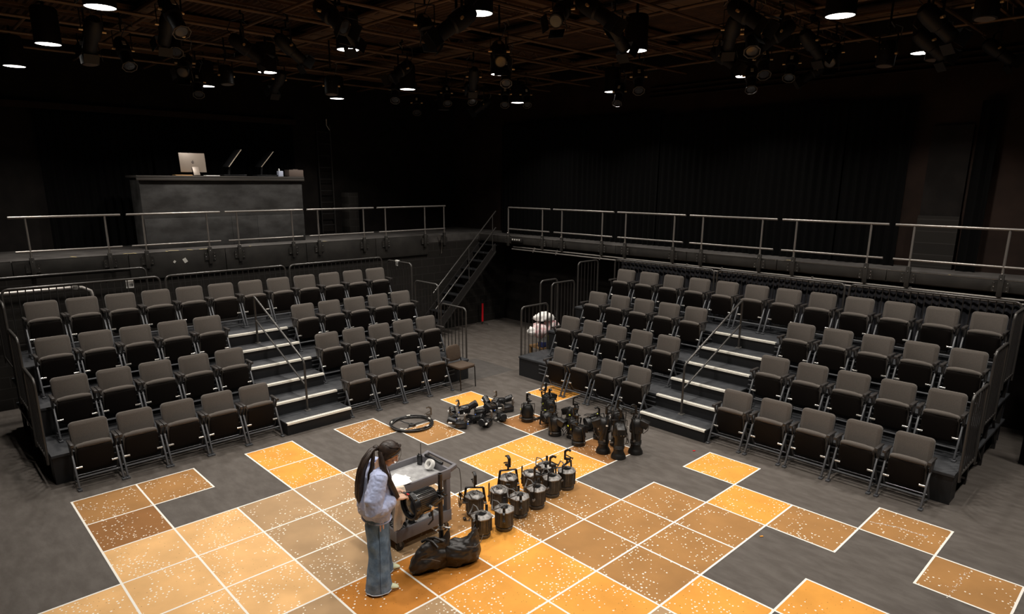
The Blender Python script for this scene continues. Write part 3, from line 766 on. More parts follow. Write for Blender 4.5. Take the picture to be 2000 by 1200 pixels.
# ---- octagonal can, lens down on the floor
def make_par(clamp_up, cable_side):
    t = empty('stage_par_light', (0, 0, 0), 0, 'x', 'stage light', 'charcoal can lights standing on the orange squares')
    n8 = PI / 8
    b = MB(); b.lathe([(.093, .001), (.100, .001), (.104, .012), (.104, .040), (.096, .044), (.090, .06)], 24); b.build('lens_ring', 'par', t)
    b = MB(); b.lathe([(.088, .045), (.112, .06), (.114, .07), (.114, .245), (.108, .25)], 8, rot=n8)
    for k in range(8):
        a = n8 + k * PI / 4; b.bar((.115 * math.cos(a), .115 * math.sin(a), .065), (.115 * math.cos(a), .115 * math.sin(a), .245), .008)
        a2 = k * PI / 4
        for s in (-1, 1):
            r = .108; b.bar((r * math.cos(a2) - s * .02 * math.sin(a2), r * math.sin(a2) + s * .02 * math.cos(a2), .075), (r * math.cos(a2) - s * .02 * math.sin(a2), r * math.sin(a2) + s * .02 * math.cos(a2), .235), .004)
    b.build('housing', 'par', t)
    b = MB(); b.mi = 0; b.lathe([(.112, .240), (.126, .243), (.126, .254), (.116, .262), (.078, .283), (.066, .283), (.060, .272), (.010, .270)], 8, rot=n8)
    b.mi = 1
    for k in range(5): b.box((0, -.032 + .016 * k, .2735), (.088, .006, .012))
    b.build('vented_cap', ['partop', 'hole'], t)
    b = MB(); w_ = .132
    if clamp_up:
        for s in (-1, 1): b.bar((0, s * w_, .15), (0, s * .105, .355), .012, .030, .002)
        b.bar((0, -.110, .355), (0, .110, .355), .030, .012, .002)
        yk = b.build('yoke', 'fix', t)
        b = MB(); clamp_mb(b, 0, 0, .360, 1.25, R(200)); b.build('pipe_clamp', 'fix', yk)
    else:
        for s in (-1, 1): b.bar((0, s * w_, .08), (0, s * w_, .33), .012, .032, .002)
        b.bar((0, -w_ - .003, .33), (0, -w_ + .05, .33), .028, .006)
        yk = b.build('yoke', 'fix', t)
        b = MB(); clamp_mb(b, .0, -w_ - .04, .15, .9, R(90)); b.build('pipe_clamp', 'fix', yk)
    for s in (-1, 1):
        b = MB(); b.cyl((0, s * .112, .15), (0, s * .150, .15), .018, .014); b.build('tilt_knob', 'partop', t)
    b = MB(); c = cable_side
    b.tube([(-.03 * c, .0, .285), (-.08 * c, .03, .33), (-.135 * c, .06, .33), (-.145 * c, .03, .28), (-.14 * c, -.04, .26), (-.12 * c, -.08, .28), (-.06 * c, -.09, .31), (0, -.02, .315)], .0085, 8)
    b.build('heat_sleeve_cable', 'gcable', t)
    if clamp_up:
        b = MB(); b.tube([(-.115 * c, .02, .1), (-.15 * c, .04, .03), (-.17 * c, .07, .012), (-.19 * c, .05, .012), (-.19 * c, .09, .014), (-.16 * c, .11, .014)], .005, 6); b.box((-.155 * c, .118, .018), (.05, .03, .03), (0, 0, .5), bev=.006)
        b.build('plug_lead', 'cable', t)
    return t
pA, pB = make_par(True, 1), make_par(False, 1)
PARS = [(2.60, 1.07, 0, .4), (2.66, 1.37, 0, .8), (2.56, 1.72, 0, .9), (2.55, 2.03, 1, .5), (2.47, 2.40, 1, .3), (2.46, 2.70, 1, .2), (2.16, 1.34, 1, 2.4), (2.26, 1.66, 0, 2.2), (2.08, 1.98, 1, 2.6), (2.16, 2.62, 0, .7), (2.20, 2.29, 0, 2.0)]
PLAB = ['dusty charcoal can light nearest the sandbag, first in the front row', 'dusty charcoal can light second from the sandbag in the front row', 'dusty charcoal can light with pale cap, third from the sandbag',
        'charcoal can light with upright clamp, fourth in the front row', 'charcoal can light with upright clamp, fifth in the front row', 'charcoal can light at the far end of the row, tall clamp up',
        'charcoal can light behind the one nearest the sandbag, clamp up', 'charcoal can light hemmed in the middle of the cluster', 'charcoal can light with the tallest clamp, back of the cluster',
        'charcoal can light partly hidden behind the fifth of the row', 'charcoal can light hidden behind the third and fourth of the row']
fa, fb = False, False
for (x, y, k, a), lab in zip(PARS, PLAB):
    if k == 1 and not fa: pA.location = (x, y, .003); pA.rotation_euler = (0, 0, a); pA['label'] = lab; fa = True
    elif k == 0 and not fb: pB.location = (x, y, .003); pB.rotation_euler = (0, 0, a); pB['label'] = lab; fb = True
    else: dup(pA if k else pB, (x, y, .003), a, lab)

# ---- ellipsoidal spotlight: local axis z, lens end at z=0 (down), lamp end up
def make_ers(L=.30, hood=True, tagm='label', name='stage_spotlight'):
    t = empty(name, (0, 0, 0), 0, 'x', 'stage light')
    b = MB()
    if hood: b.lathe([(.108, .001), (.114, .001), (.110, .03), (.092, .065), (.076, .095), (.076, L)], 20)
    else: b.lathe([(.100, .001), (.108, .001), (.108, .06), (.098, .07), (.096, L)], 20)
    for k in range(3): b.lathe([(.082, L * .45 + k * .02), (.086, L * .45 + .005 + k * .02), (.086, L * .45 + .010 + k * .02), (.082, L * .45 + .015 + k * .02)], 20, caps=False)
    b.build('barrel', 'fix', t)
    b = MB(); b.lathe([(.080, L), (.104, L + .01), (.106, L + .10), (.092, L + .15), (.080, L + .19), (.055, L + .215), (.02, L + .22)], 16)
    for k in range(4): b.box((.09 * math.cos(k * PI / 2 + .8), .09 * math.sin(k * PI / 2 + .8), L + .05), (.05, .05, .012), (0, 0, k * PI / 2 + .8), bev=.003)
    b.build('housing', 'fix', t)
    b = MB(); b.box((.11, 0, L + .15), (.14, .12, .11), (0, R(20), 0), bev=.012)
    for k in range(5): b.box((.10, -.03 + .015 * k, L + .205), (.085, .005, .012), (0, R(20), 0))
    b.build('lamp_cap', 'fix', t)
    b = MB()
    for s in (-1, 1): b.bar((0, s * .112, L * .7), (-.05, s * .112, L + .24), .006, .028)
    b.bar((-.05, -.115, L + .24), (-.05, .115, L + .24), .028, .006)
    yk = b.build('yoke', 'fix', t)
    b = MB(); clamp_mb(b, -.05, 0, L + .242, 1.25, R(30)); b.build('pipe_clamp', 'fix', yk)
    for s in (-1, 1):
        b = MB(); b.cyl((0, s * .09, L * .7), (0, s * .135, L * .7), .016); b.build('tilt_knob', 'fixring', t)
    b = MB(); b.box((.087, .03, L + .06), (.02, .05, .035), (0, 0, .3), bev=.002); b.box((-.03, .125, L + .14), (.03, .006, .02)); b.build('tape_label', tagm, t)
    b = MB(); b.tube([(.12, 0, L + .18), (.17, .05, L + .14), (.15, .10, L + .02), (.08, .13, L - .06), (.02, .12, L + .04), (-.02, .06, L + .2), (.05, .0, L + .25)], .006, 6); b.build('lead', 'cable', t)
    return t
tall = make_ers(.33); tall['group'] = 'tall black spotlights standing on their hoods'
short = make_ers(.085, False, 'yellow'); short['group'] = 'black spotlights heaped by the dark square'
TALL = [(2.05, 4.00, 3.9), (2.33, 4.01, -.8), (2.40, 4.34, .4), (2.02, 4.38, 2.4)]
TLAB = ['tall black spotlight standing on its hood, left of the front three', 'tall black spotlight standing on its hood, front middle with white label', 'tall black spotlight standing on its hood, nearest the right aisle steps', 'tall black spotlight standing behind the other three']
for i, ((x, y, a), l) in enumerate(zip(TALL, TLAB)):
    if i == 0: tall.location = (x, y, .003); tall.rotation_euler = (0, 0, a); tall['label'] = l
    else: dup(tall, (x, y, .003), a, l)
SHORT = [(0.32, 4.10, 2.5, 0), (0.66, 4.34, .3, .0), (1.07, 3.98, .2, 0), (1.34, 4.12, 2.9, 0), (1.60, 3.95, 1.6, 0), (1.66, 4.40, .5, 0), (0.42, 4.56, 2.2, 0), (0.98, 4.50, 3.3, 0), (1.30, 4.48, 2.7, 0), (0.16, 4.76, 1.4, 0)]
SLAB = ['squat black spotlight at the far left of the heap, on the brown square', 'squat black spotlight second from the left in the front of the heap', 'squat black spotlight third in front of the heap, by the dark square',
        'squat black spotlight fourth in front, under a silver-edged cap', 'squat black spotlight fifth in front, with bright yellow tape', 'squat black spotlight beside the leftmost tall one, with a yellow tag',
        'squat black spotlight in the rear left of the heap, clamp raised', 'squat black spotlight in the rear middle of the heap', 'squat black spotlight in the rear right of the heap', 'squat black spotlight farthest back, nearest the right bank\'s seats']
for i, ((x, y, a, z), l) in enumerate(zip(SHORT, SLAB)):
    if i == 0: short.location = (x, y, .003); short.rotation_euler = (0, 0, a); short['label'] = l
    elif i in (1, 8): dup(short, (x, y, .115), a, l, rot=(R(78), 0, a))
    else: dup(short, (x, y, .003), a, l)

# ---- small LED movers lying in a heap
def make_led():
    t = empty('small_led_light', (0, 0, 0), 0, 'x', 'stage light', 'small black LED lights heaped on the floor')
    b = MB(); b.box((0, 0, .055), (.19, .13, .10), bev=.012); b.box((0, 0, .108), (.15, .09, .012), bev=.004); b.build('base_box', 'blk', t)
    b = MB(); b.cyl((.10, -.02, .09), (.22, -.02, .13), .055, .062, 16); b.cyl((.22, -.02, .13), (.235, -.02, .135), .062, .05, 16); b.build('lamp_head', 'blk', t)
    b = MB()
    for s in (-1, 1): b.bar((.06, -.02 + s * .068, .06), (.16, -.02 + s * .068, .12), .006, .03)
    yk = b.build('yoke', 'fix', t)
    b = MB(); clamp_mb(b, -.08, .04, .10, 1.0, .8); b.build('pipe_clamp', 'fixring', yk)
    b = MB(); b.cyl((-.095, -.05, .05), (-.110, -.05, .05), .013, .013, 10); b.build('blue_connector', 'blue', t)
    b = MB(); b.cyl((.15, .05, .10), (.19, .05, .10), .014, n=8); b.ell((.20, .05, .10), (.018, .014, .018), 8, 6); b.cyl((-.02, -.07, .03), (-.02, -.11, .03), .012, n=8); b.build('wing_knob', 'white', t)
    b = MB(); b.tube([(-.11, -.05, .05), (-.14, -.07, .03), (-.13, -.11, .02), (-.06, -.13, .012), (.02, -.12, .012), (.07, -.10, .02), (.05, -.05, .10)], .007, 6); b.build('lead', 'cable', t)
    return t
led = make_led()
LEDS = [(-.58, 3.18, 0, 2.6), (-.30, 3.36, 0, .4), (-.20, 3.06, 0, 3.9), (.02, 3.44, 0, 5.2), (-.42, 3.66, .0, 1.2), (-.02, 3.80, 0, 5.8), (-.50, 3.98, 0, 2.0), (-.64, 4.34, 0, .9), (-.26, 4.18, 0, 4.4), (-.40, 3.30, .17, 1.0), (-.20, 3.66, .16, 3.0)]
DLAB = ['small black LED light at the left end of the heap, boxy base outward', 'small black LED light second from the left, under another', 'small black LED light at the front left, white knob on the floor', 'small black LED light at the front middle of the heap',
        'small black LED light in the rear middle, under another', 'small black LED light at the front right of the heap', 'small black LED light in the rear of the heap with silver ribs', 'small black LED light farthest right with a blue connector', 'small black LED light beside the farthest right one',
        'small black LED light lying on top at the left of the heap', 'small black LED light lying on top at the middle of the heap']
for i, ((x, y, z, a), l) in enumerate(zip(LEDS, DLAB)):
    if i == 0: led.location = (x, y, z + .003); led.rotation_euler = (0, 0, a); led['label'] = l
    else: dup(led, (x, y, z + .003), a, l, rot=(0, 0, a) if z == 0 else (.25, -.2, a))

# ---- coiled cable with connectors
t = empty('coiled_cable', (-.88, 2.53, 0), 0, 'thick black cable coiled in a wide ring across two brown squares', 'cable')
b = MB()
for k in range(6):
    rr_ = .325 + .012 * (k % 3) + .006 * rnd.random(); pts = []
    for q in range(36):
        a = 2 * PI * q / 36
        pts.append(((rr_ + .012 * math.sin(a * 2 + k)) * math.cos(a) + .01 * math.sin(k), (rr_ * 1.02 + .01 * math.cos(a * 3 + k * 2)) * math.sin(a), .014 + .014 * (k // 2) + .006 * math.sin(a * 3 + k * 1.7)))
    b.tube(pts, .011, 8, closed=True)
b.build('cable_loops', 'cable', t)
for (x, y, a) in [(.10, .30, .3), (-.20, -.10, 2.1), (.20, -.22, .9)]:
    b = MB(); b.tube([(x * 1.0, y, .055), (x * .6, y * .6, .03), (x * .3, y * .2, .02), (x * .1 + .05, y * .1 - .03, .02)], .009, 8); b.box((x * .1 + .05, y * .1 - .03, .026), (.09, .035, .035), (0, 0, a), bev=.008)
    b.build('connector_tail', 'cable', t)
for a in (.2, 1.3, 2.6, 3.9, 5.1):
    b = MB(); b.tube([(.335 * math.cos(a + q * .09), .335 * math.sin(a + q * .09), .052) for q in range(3)], .0125, 8); b.build('white_tape_band', 'label', t)
b = MB(); clamp_mb(b, .02, .36, .05, 1.3, 1.0); b.box((.0, .36, .05), (.06, .06, .05), bev=.01); b.build('clamp', 'fixring', t)

# ---- hanging fixtures on the pipe grid
def make_hung(kind):
    t = empty('hanging_stage_light', (0, 0, 0), 0, 'x', 'stage light', 'black stage lights hanging from the pipe grid')
    # body axis along local x, pointing +x (down after tilt); origin = tilt axis; hung from the yoke above
    X = Matrix.Rotation(R({'r': 52, 'b': 35, 'p': 84}[kind]), 4, 'Y')
    b = MB(X); b.X = X @ Matrix.Rotation(PI / 2, 4, 'Y')
    if kind == 'p': b.lathe([(.10, .14), (.11, .14), (.115, .02), (.11, -.10), (.08, -.16), (.03, -.17)], 16)
    else: b.lathe([(.072, .30), (.078, .30), (.078, .10), (.098, .08), (.10, -.05), (.09, -.14), (.06, -.19), (.02, -.20)], 16)
    b.build('housing', 'hung', t)
    b = MB(); b.X = X @ Matrix.Rotation(PI / 2, 4, 'Y')
    if kind == 'p': b.lathe([(.01, .142), (.092, .142), (.092, .146), (.01, .148)], 16); b.build('lens', 'lenspale', t)
    else: b.lathe([(.01, .302), (.066, .302), (.066, .304), (.01, .306)], 16); b.build('lens', 'lensoff', t)
    if kind == 'r':
        b = MB(); b.X = X @ Matrix.Rotation(PI / 2, 4, 'Y'); n8 = PI / 8
        b.tube([(.098 * math.cos(n8 + k * PI / 4), .098 * math.sin(n8 + k * PI / 4), .315) for k in range(8)], .008, 6, closed=True)
        b.build('colour_frame', 'ringd', t)
    if kind == 'b':
        b = MB(); b.X = X @ Matrix.Rotation(PI / 2, 4, 'Y')
        for s in (-1, 1): b.box((s * .12, 0, .34), (.006, .17, .12), (0, s * .35, 0)); b.box((0, s * .12, .34), (.17, .006, .12), (-s * .35, 0, 0))
        b.build('barn_doors', 'hung', t)
    b = MB()
    for s in (-1, 1): b.bar((0, s * .118, 0), (0, s * .118, .235), .006, .028)
    b.bar((0, -.12, .235), (0, .12, .235), .028, .006)
    b.build('yoke', 'hung', t)
    b = MB(); b.cyl((0, 0, .235), (0, 0, .33), .012, n=8); b.box((.0, 0, .335), (.05, .03, .02)); b.box((.035, 0, .37), (.02, .03, .09)); b.bar((.035, 0, .41), (-.02, 0, .425), .028, .016)
    b.build('pipe_clamp', 'hung', t)
    for s in (-1, 1):
        b = MB(); b.cyl((0, s * .10, .0), (0, s * .145, .0), .016); b.build('tilt_knob', 'gold', t)
    b = MB(); b.X = X; b.box((-.02, .0, .105), (.07, .045, .006)); b.build('tape_label', 'label', t)
    b = MB(); b.tube([(-.1, 0, .1), (-.18, .05, .2), (-.12, .1, .33), (.0, .06, .36), (.1, .12, .30), (.16, .1, .36)], .007, 6); b.build('lead', 'cable', t)
    return t
HP = {k: make_hung(k) for k in 'rbp'}
FX = [(-0.57, -0.69, 5.83, 'r'), (-1.91, -0.32, 5.94, 'b'), (-2.5, -0.06, 5.94, 'r'), (-3.25, -0.96, 5.69, 'p'), (-3.25, -0.52, 5.8, 'r'), (-5.52, 1.24, 5.77, 'r'), (-4.13, 1.24, 5.73, 'p'), (-1.9, -1.18, 5.75, 'b'), (-3.25, 0.30, 5.72, 'b'), (-1.9, 0.64, 5.82, 'b'), (-1.82, 1.25, 5.89, 'b'), (-4.61, 2.4, 5.84, 'b'), (-0.25, 1.23, 5.92, 'b'), (0.81, 0.47, 5.77, 'b'), (-2.94, 2.54, 5.58, 'p'), (0.81, 1.77, 5.84, 'b'), (2.11, 1.24, 5.61, 'b'), (0.8, 3.0, 5.71, 'b'), (-4.6, 4.97, 5.9, 'r'), (-5.9, 6.44, 5.85, 'r'), (-4.59, 6.33, 5.95, 'r'), (-3.25, 5.88, 5.84, 'r'), (-4.92, 7.74, 5.83, 'b'), (-3.25, 6.9, 5.86, 'r'), (-0.55, 4.39, 5.79, 'r'), (-1.91, 3.31, 5.82, 'b'), (-3.46, 7.74, 5.94, 'r'), (2.79, 2.53, 5.83, 'b'), (2.35, 2.55, 5.89, 'b'), (2.16, 3.74, 5.86, 'b'), (0.79, 6.18, 5.72, 'r'), (-0.8, 7.75, 5.77, 'r'), (3.49, 4.79, 5.8, 'r'), (2.82, 6.45, 5.78, 'r'), (2.14, 7.46, 5.73, 'r'), (2.15, 6.44, 5.9, 'b'), (3.85, 3.85, 5.82, 'b'), (3.11, 4.98, 5.93, 'b'), (2.68, 7.74, 5.89, 'r'), (2.55, 9.04, 5.94, 'b'), (3.51, 5.49, 5.9, 'b'), (3.5, 6.44, 5.93, 'b'), (4.52, 6.44, 5.63, 'p'), (5.0, 6.36, 5.71, 'b'), (4.84, 7.32, 5.77, 'p'), (5.38, 5.13, 5.71, 'b'), (5.16, 9.04, 5.95, 'b'), (5.85, 5.13, 5.78, 'p'), (3.51, 7.3, 5.89, 'b'), (-1.9, 4.85, 5.86, 'b')]
KN = {'r': 'ringed black spotlight', 'b': 'shuttered black spotlight', 'p': 'pale-lensed black can light'}
SHORTN = {(-0.83, -1.32): 'the largest lit downlight top left', (-3.58, -1.35): 'the middle downlight top left', (-6.12, -1.41): 'the leftmost low downlight', (-6.26, 1.66): 'the downlight above the counter',
 (-3.76, 1.80): 'the half hidden downlight left of centre', (-1.02, 1.77): 'the downlight left of centre', (1.83, 1.75): 'the big downlight at the top centre', (-6.18, 4.46): 'the small downlight above the wall ladder',
 (-3.79, 4.71): 'the downlight centre left', (-1.09, 4.75): 'the downlight right of centre', (-3.83, 7.84): 'the small downlight near the far corner', (1.80, 4.70): 'the tall downlight above the right bank',
 (-1.10, 7.89): 'the farther cut downlight over the right deck', (1.75, 7.89): 'the nearer cut downlight over the right deck', (4.57, 4.68): 'the big downlight top right', (4.58, 7.70): 'the downlight farthest right'}
usedk = {}; taken = {}
for i, (x, y, z, k) in enumerate(FX):
    d = min(DOWN, key=lambda p: (p[0] - x) ** 2 + (p[1] - y) ** 2)
    v = Vector((x - d[0], y - d[1], 0)); sr = v.dot(rt); sf = v.dot(Vector((fw.x, fw.y, 0)).normalized())
    side = ('right of' if sr > 0 else 'left of') if abs(sr) > abs(sf) else ('beyond' if sf > 0 else 'in front of')
    lab = '%s hanging %s %s' % (KN[k], side, SHORTN[d])
    c = taken.get(lab, 0); taken[lab] = c + 1
    if c: lab = lab.replace(' hanging ', ' hanging also ' if c == 1 else ' hanging farther ')
    aim = math.atan2(0.5 + rnd.uniform(-2, 2) - y, 3.5 + rnd.uniform(-2, 2) - x) if k != 'b' else rnd.uniform(0, 2 * PI)
    if k == 'r': aim = math.atan2(CAM.y + 2 - y, CAM.x - 1 - x) + rnd.uniform(-.25, .25)
    if k not in usedk:
        o = HP[k]; o.location = (x, y, z); o.rotation_euler = (0, 0, aim); o['label'] = lab; usedk[k] = 1
    else: o = dup(HP[k], (x, y, z), aim, lab)
    dz = 6.29 - (z + .40)
    if dz > .04:
        b = MB(); b.cyl((0, 0, .40), (0, 0, 6.30 - z), .014, n=8); b.build('drop_pipe', 'fix', o)

# ================================================================== UTILITY CART AND WHAT IS ON IT
CX0, CX1, CY0, CY1 = 1.68, 2.26, .13, .90
ct = empty('utility_cart', ((CX0 + CX1) / 2, (CY0 + CY1) / 2, 0), 0, 'grey two-tray plastic utility cart on casters beside the person', 'cart')
hx, hy = (CX1 - CX0) / 2, (CY1 - CY0) / 2
def tray(zb, zt, fl, name, wall=.028):
    b = MB(); b.mi = 0
    for s in (-1, 1):
        b.box((s * (hx - wall / 2), 0, (zb + zt) / 2), (wall, 2 * hy, zt - zb), bev=.006)
        b.box((0, s * (hy - wall / 2), (zb + zt) / 2), (2 * hx - wall * 1.6, wall, zt - zb), bev=.006)
    b.mi = 1; b.box((0, 0, fl - .012), (2 * hx - wall * 1.5, 2 * hy - wall * 1.5, .024))
    return b.build(name, ['cart', 'cartin'], ct)
tp = tray(.665, .78, .705, 'top_tray'); tray(.13, .27, .17, 'bottom_tray')
for sx in (-1, 1):
    for sy in (-1, 1):
        b = MB(); b.box((sx * (hx - .04), sy * (hy - .035), .47), (.07, .06, .42), bev=.008); b.build('corner_post', 'cart', ct)
        b = MB(); b.cyl((sx * (hx - .05) - .014, sy * (hy - .07), .055), (sx * (hx - .05) + .014, sy * (hy - .07), .055), .052, n=20); w_ = b.build('caster_wheel', 'blk', ct)
        b = MB(); b.box((sx * (hx - .05), sy * (hy - .06), .118), (.05, .08, .02)); b.bar((sx * (hx - .05) - .022, sy * (hy - .06), .115), (sx * (hx - .05) - .022, sy * (hy - .07), .055), .004, .03); b.bar((sx * (hx - .05) + .022, sy * (hy - .06), .115), (sx * (hx - .05) + .022, sy * (hy - .07), .055), .004, .03); b.build('caster_fork', 'legm', w_)
b = MB(); b.bar((-hx + .02, hy + .09, .785), (hx - .02, hy + .09, .785), .035, .03, .01)
for s in (-1, 1): b.bar((s * (hx - .03), hy - .01, .75), (s * (hx - .03), hy + .10, .785), .05, .05, .01)
b.build('push_handle', 'cart', ct)
b = MB(); b.box((-.02, hy - .012, .80), (.34, .03, .035), bev=.008); b.build('tool_holder', 'blk', ct)
for i, (y, s) in enumerate(((.52, .12), (.60, .05))):
    pass
# radio, tape, papers, cloth, things in the bottom tray
t = empty('two_way_radio', (1.79, .80, .7075), .4, 'black two-way radio with long antenna standing on the cart', 'radio')
b = MB(); b.box((0, 0, .062), (.058, .036, .124), bev=.006); b.build('body', 'blk', t)
b = MB(); b.cyl((.018, 0, .12), (.018, 0, .275), .006, .004, 8); b.build('antenna', 'blk', t)
b = MB(); b.cyl((-.012, 0, .12), (-.012, 0, .14), .008, n=10); b.build('dial', 'blk', t)
t = empty('tape_roll', (1.99, .80, .775), 0, 'white roll of gaffer tape leaning in the cart\'s top tray', 'tape')
b = MB(Matrix.Rotation(R(58), 4, 'X')); b.lathe([(.040, -.024), (.062, -.024), (.064, 0), (.062, .024), (.040, .024)], 28, caps=False); b.lathe([(.040, .024), (.036, .024), (.036, -.024), (.040, -.024)], 28, caps=False); b.build('tape', 'white', t)
def sheet(name, x, y, z, a, w_, l_, label, tilt=0):
    b = MB(Matrix.Translation((0, 0, 0)))
    pts = []
    rs = []
    for q in range(5):
        u = -l_ / 2 + l_ * q / 4; zz = tilt * (q / 4) ** 2 + .004 * math.sin(q * 1.7)
        rs.append([(-w_ / 2, u, zz), (w_ / 2, u, zz), (w_ / 2, u, zz + .0015), (-w_ / 2, u, zz + .0015)])
    b.rings(rs); o = b.build(name, 'paper'); o.location = (x, y, z); o.rotation_euler = (0, 0, a); tag(o, label, 'paper', None); return o
sheet('paper_sheet', 1.98, .33, .712, .35, .216, .28, 'white paper sheet lying flat in the cart\'s top tray by the person', .01)
sheet('paper_sheet', 2.15, .24, .7845, -.25, .20, .27, 'white paper sheet resting on the cart\'s edge under the person\'s hands', .02)
# draped cream cloth over the corner of the cart
b = MB(); rs = []
for q in range(14):
    u = q / 13; z = .795 - .46 * u if q > 1 else .7875
    x0 = 2.292 + .012 * math.sin(u * 6); row = []
    for k in range(9):
        v = k / 8; y = .10 + (.14 + .03 * math.sin(u * 2.5)) * v - .02 * u
        row.append((x0 + .014 * math.sin(v * 9 + u * 3) - (.075 * (1 - u * 8) if u < .12 else 0), y, z - .035 * u * math.sin(v * 4 + .8)))
    rs.append(row + [(p[0] + .006, p[1], p[2]) for p in row[::-1]])
b.rings(rs); tag(b.build('hand_towel', 'towel'), 'cream cloth hanging from the cart corner in front of the person', 'cloth')
for i, (x, y, a) in enumerate([(2.10, .45, .3), (2.02, .62, 1.6), (2.14, .70, 2.6), (1.95, .42, 4.0)]):
    b = MB(); clamp_mb(b, 0, 0, .0, 1.0, 0); b.cyl((-.05, 0, .02), (.05, .02, .02), .018)
    o = b.build('loose_pipe_clamp', 'fix'); o.location = (x, y, .175); o.rotation_euler = (0, 0, a)
    tag(o, ['black loose clamp in the cart\'s bottom tray, nearest the cloth', 'black loose clamp in the middle of the cart\'s bottom tray', 'black loose clamp in the bottom tray nearest the stand pipe', 'black loose clamp farthest in under the cart\'s top tray'][i], 'clamp', 'loose clamps in the bottom tray')
b = MB()
for k in range(5):
    b.tube([(.10 * (1 + .1 * k) * math.cos(a * .5), .09 * math.sin(a * .5), .012 + .012 * k + .006 * math.sin(a + k)) for a in range(13)][:-1], .007, 6, closed=True)
o = b.build('coiled_cable', 'cable'); o.location = (2.05, .28, .175); tag(o, 'small black cable coil in the cart\'s bottom tray behind the cloth', 'cable')
b = MB()
b.tube([(2.20, .98, .80), (2.27, 1.02, .74), (2.28, 1.03, .60), (2.27, 1.04, .40), (2.25, 1.05, .34)], .004, 6)
for k in range(5): b.tube([(2.25, 1.02 + .012 * k, .42), (2.27 + .008 * k, 1.0 + .03 * k, .30 + .02 * math.sin(k)), (2.24, 1.04 + .01 * k, .22 + .015 * k), (2.21 + .01 * k, 1.05 + .01 * k, .34), (2.25, 1.03, .44)], .004, 6)
tag(b.build('cord_bundle', 'cable'), 'thin black looped cord hanging off the cart\'s push handle', 'cord')

# ================================================================== STAND, FRESNEL, SANDBAG
t = empty('lighting_stand', (2.655, .445, 0), 0, 'dark steel pipe stand rising behind the black sandbag', 'stand')
b = MB(); b.lathe([(.085, .003), (.085, .025), (.05, .035), (.04, .06), (.04, .10)], 24); b.build('round_base', 'standp', t)
b = MB(); b.cyl((0, 0, .08), (0, 0, .38), .030, n=16); b.build('lower_pipe', 'blk', t)
b = MB(); b.lathe([(.0245, .36), (.0245, .995), (.0275, .997), (.0275, 1.0), (.018, 1.0), (.018, .95)], 16); b.build('upper_pipe', 'standp', t)
b = MB(); b.lathe([(.036, .355), (.036, .40)], 12); b.cyl((.02, .0, .385), (.09, .03, .385), .012); b.box((.10, .034, .39), (.03, .05, .03), (0, 0, .4), bev=.006); b.cyl((.0, -.02, .38), (.03, -.09, .38), .010); b.ell((.03, -.095, .38), (.016, .018, .016), 8, 6); b.build('locking_collar', 'chrome', t)
t = empty('fresnel_light', (2.60, .255, .735), 0, 'black finned spotlight mounted on the stand, big lens facing the person', 'stage light')
Y2 = Matrix.Rotation(-PI / 2, 4, 'X')         # local z -> +y
b = MB(Y2)
b.lathe([(.118, -.13), (.122, -.12), (.122, .10), (.11, .13), (.04, .135)], 12, rot=PI / 12)
for k in range(40):
    a = 2 * PI * k / 40; b.bar((.121 * math.cos(a), .121 * math.sin(a), -.105), (.121 * math.cos(a), .121 * math.sin(a), .10), .012, .004)
b.build('finned_housing', 'blk', t)
b = MB(Y2); b.lathe([(.118, -.13), (.150, -.135), (.152, -.15), (.152, -.185), (.145, -.19), (.132, -.19), (.130, -.16)], 28, caps=False)
for k in range(8): b.box((.152 * math.cos(k * PI / 4), .152 * math.sin(k * PI / 4), -.165), (.02, .02, .03), bev=.003)
b.build('front_ring', 'blk', t)
b = MB(Y2); b.lathe([(.006, -.176), (.05, -.172), (.09, -.162), (.131, -.150)], 28, caps=False); b.build('lens', 'lensoff', t)
b = MB(); b.cyl((.12, 0, -.02), (.175, 0, -.02), .020); b.bar((.165, .0, -.02), (.168, .065, -.035), .014, .016, .004); b.build('tilt_lever', 'chrome', t)
b = MB()
for s in (-1, 1): b.bar((s * .157, -.01, -.02), (s * .157, .150, .04), .006, .035, .001)
b.bar((-.157, .153, .042), (.157, .153, .042), .030, .008, .001); b.build('yoke', 'blk', t)
b = MB(); b.box((.040, .158, .045), (.022, .010, .022)); b.lathe([(.0255, .02), (.042, .02), (.040, .07), (.0255, .07), (.0255, .02)], 14, (.055, .19, 0), caps=False); b.bar((.093, .19, .045), (.14, .195, .045), .012); b.box((.142, .195, .045), (.01, .04, .02), bev=.003); b.build('pipe_clamp', 'fix', t)
b = MB(); b.tube([(0, .13, -.05), (-.04, .15, -.08), (-.06, .16, -.16), (-.05, .16, -.30), (-.08, .12, -.36)], .010, 8); b.build('heat_sleeve_cable', 'gcable', t)
b = MB(); b.box((.118, -.02, -.075), (.005, .10, .022), (0, .45, 0)); b.build('name_strip', 'gold', t)

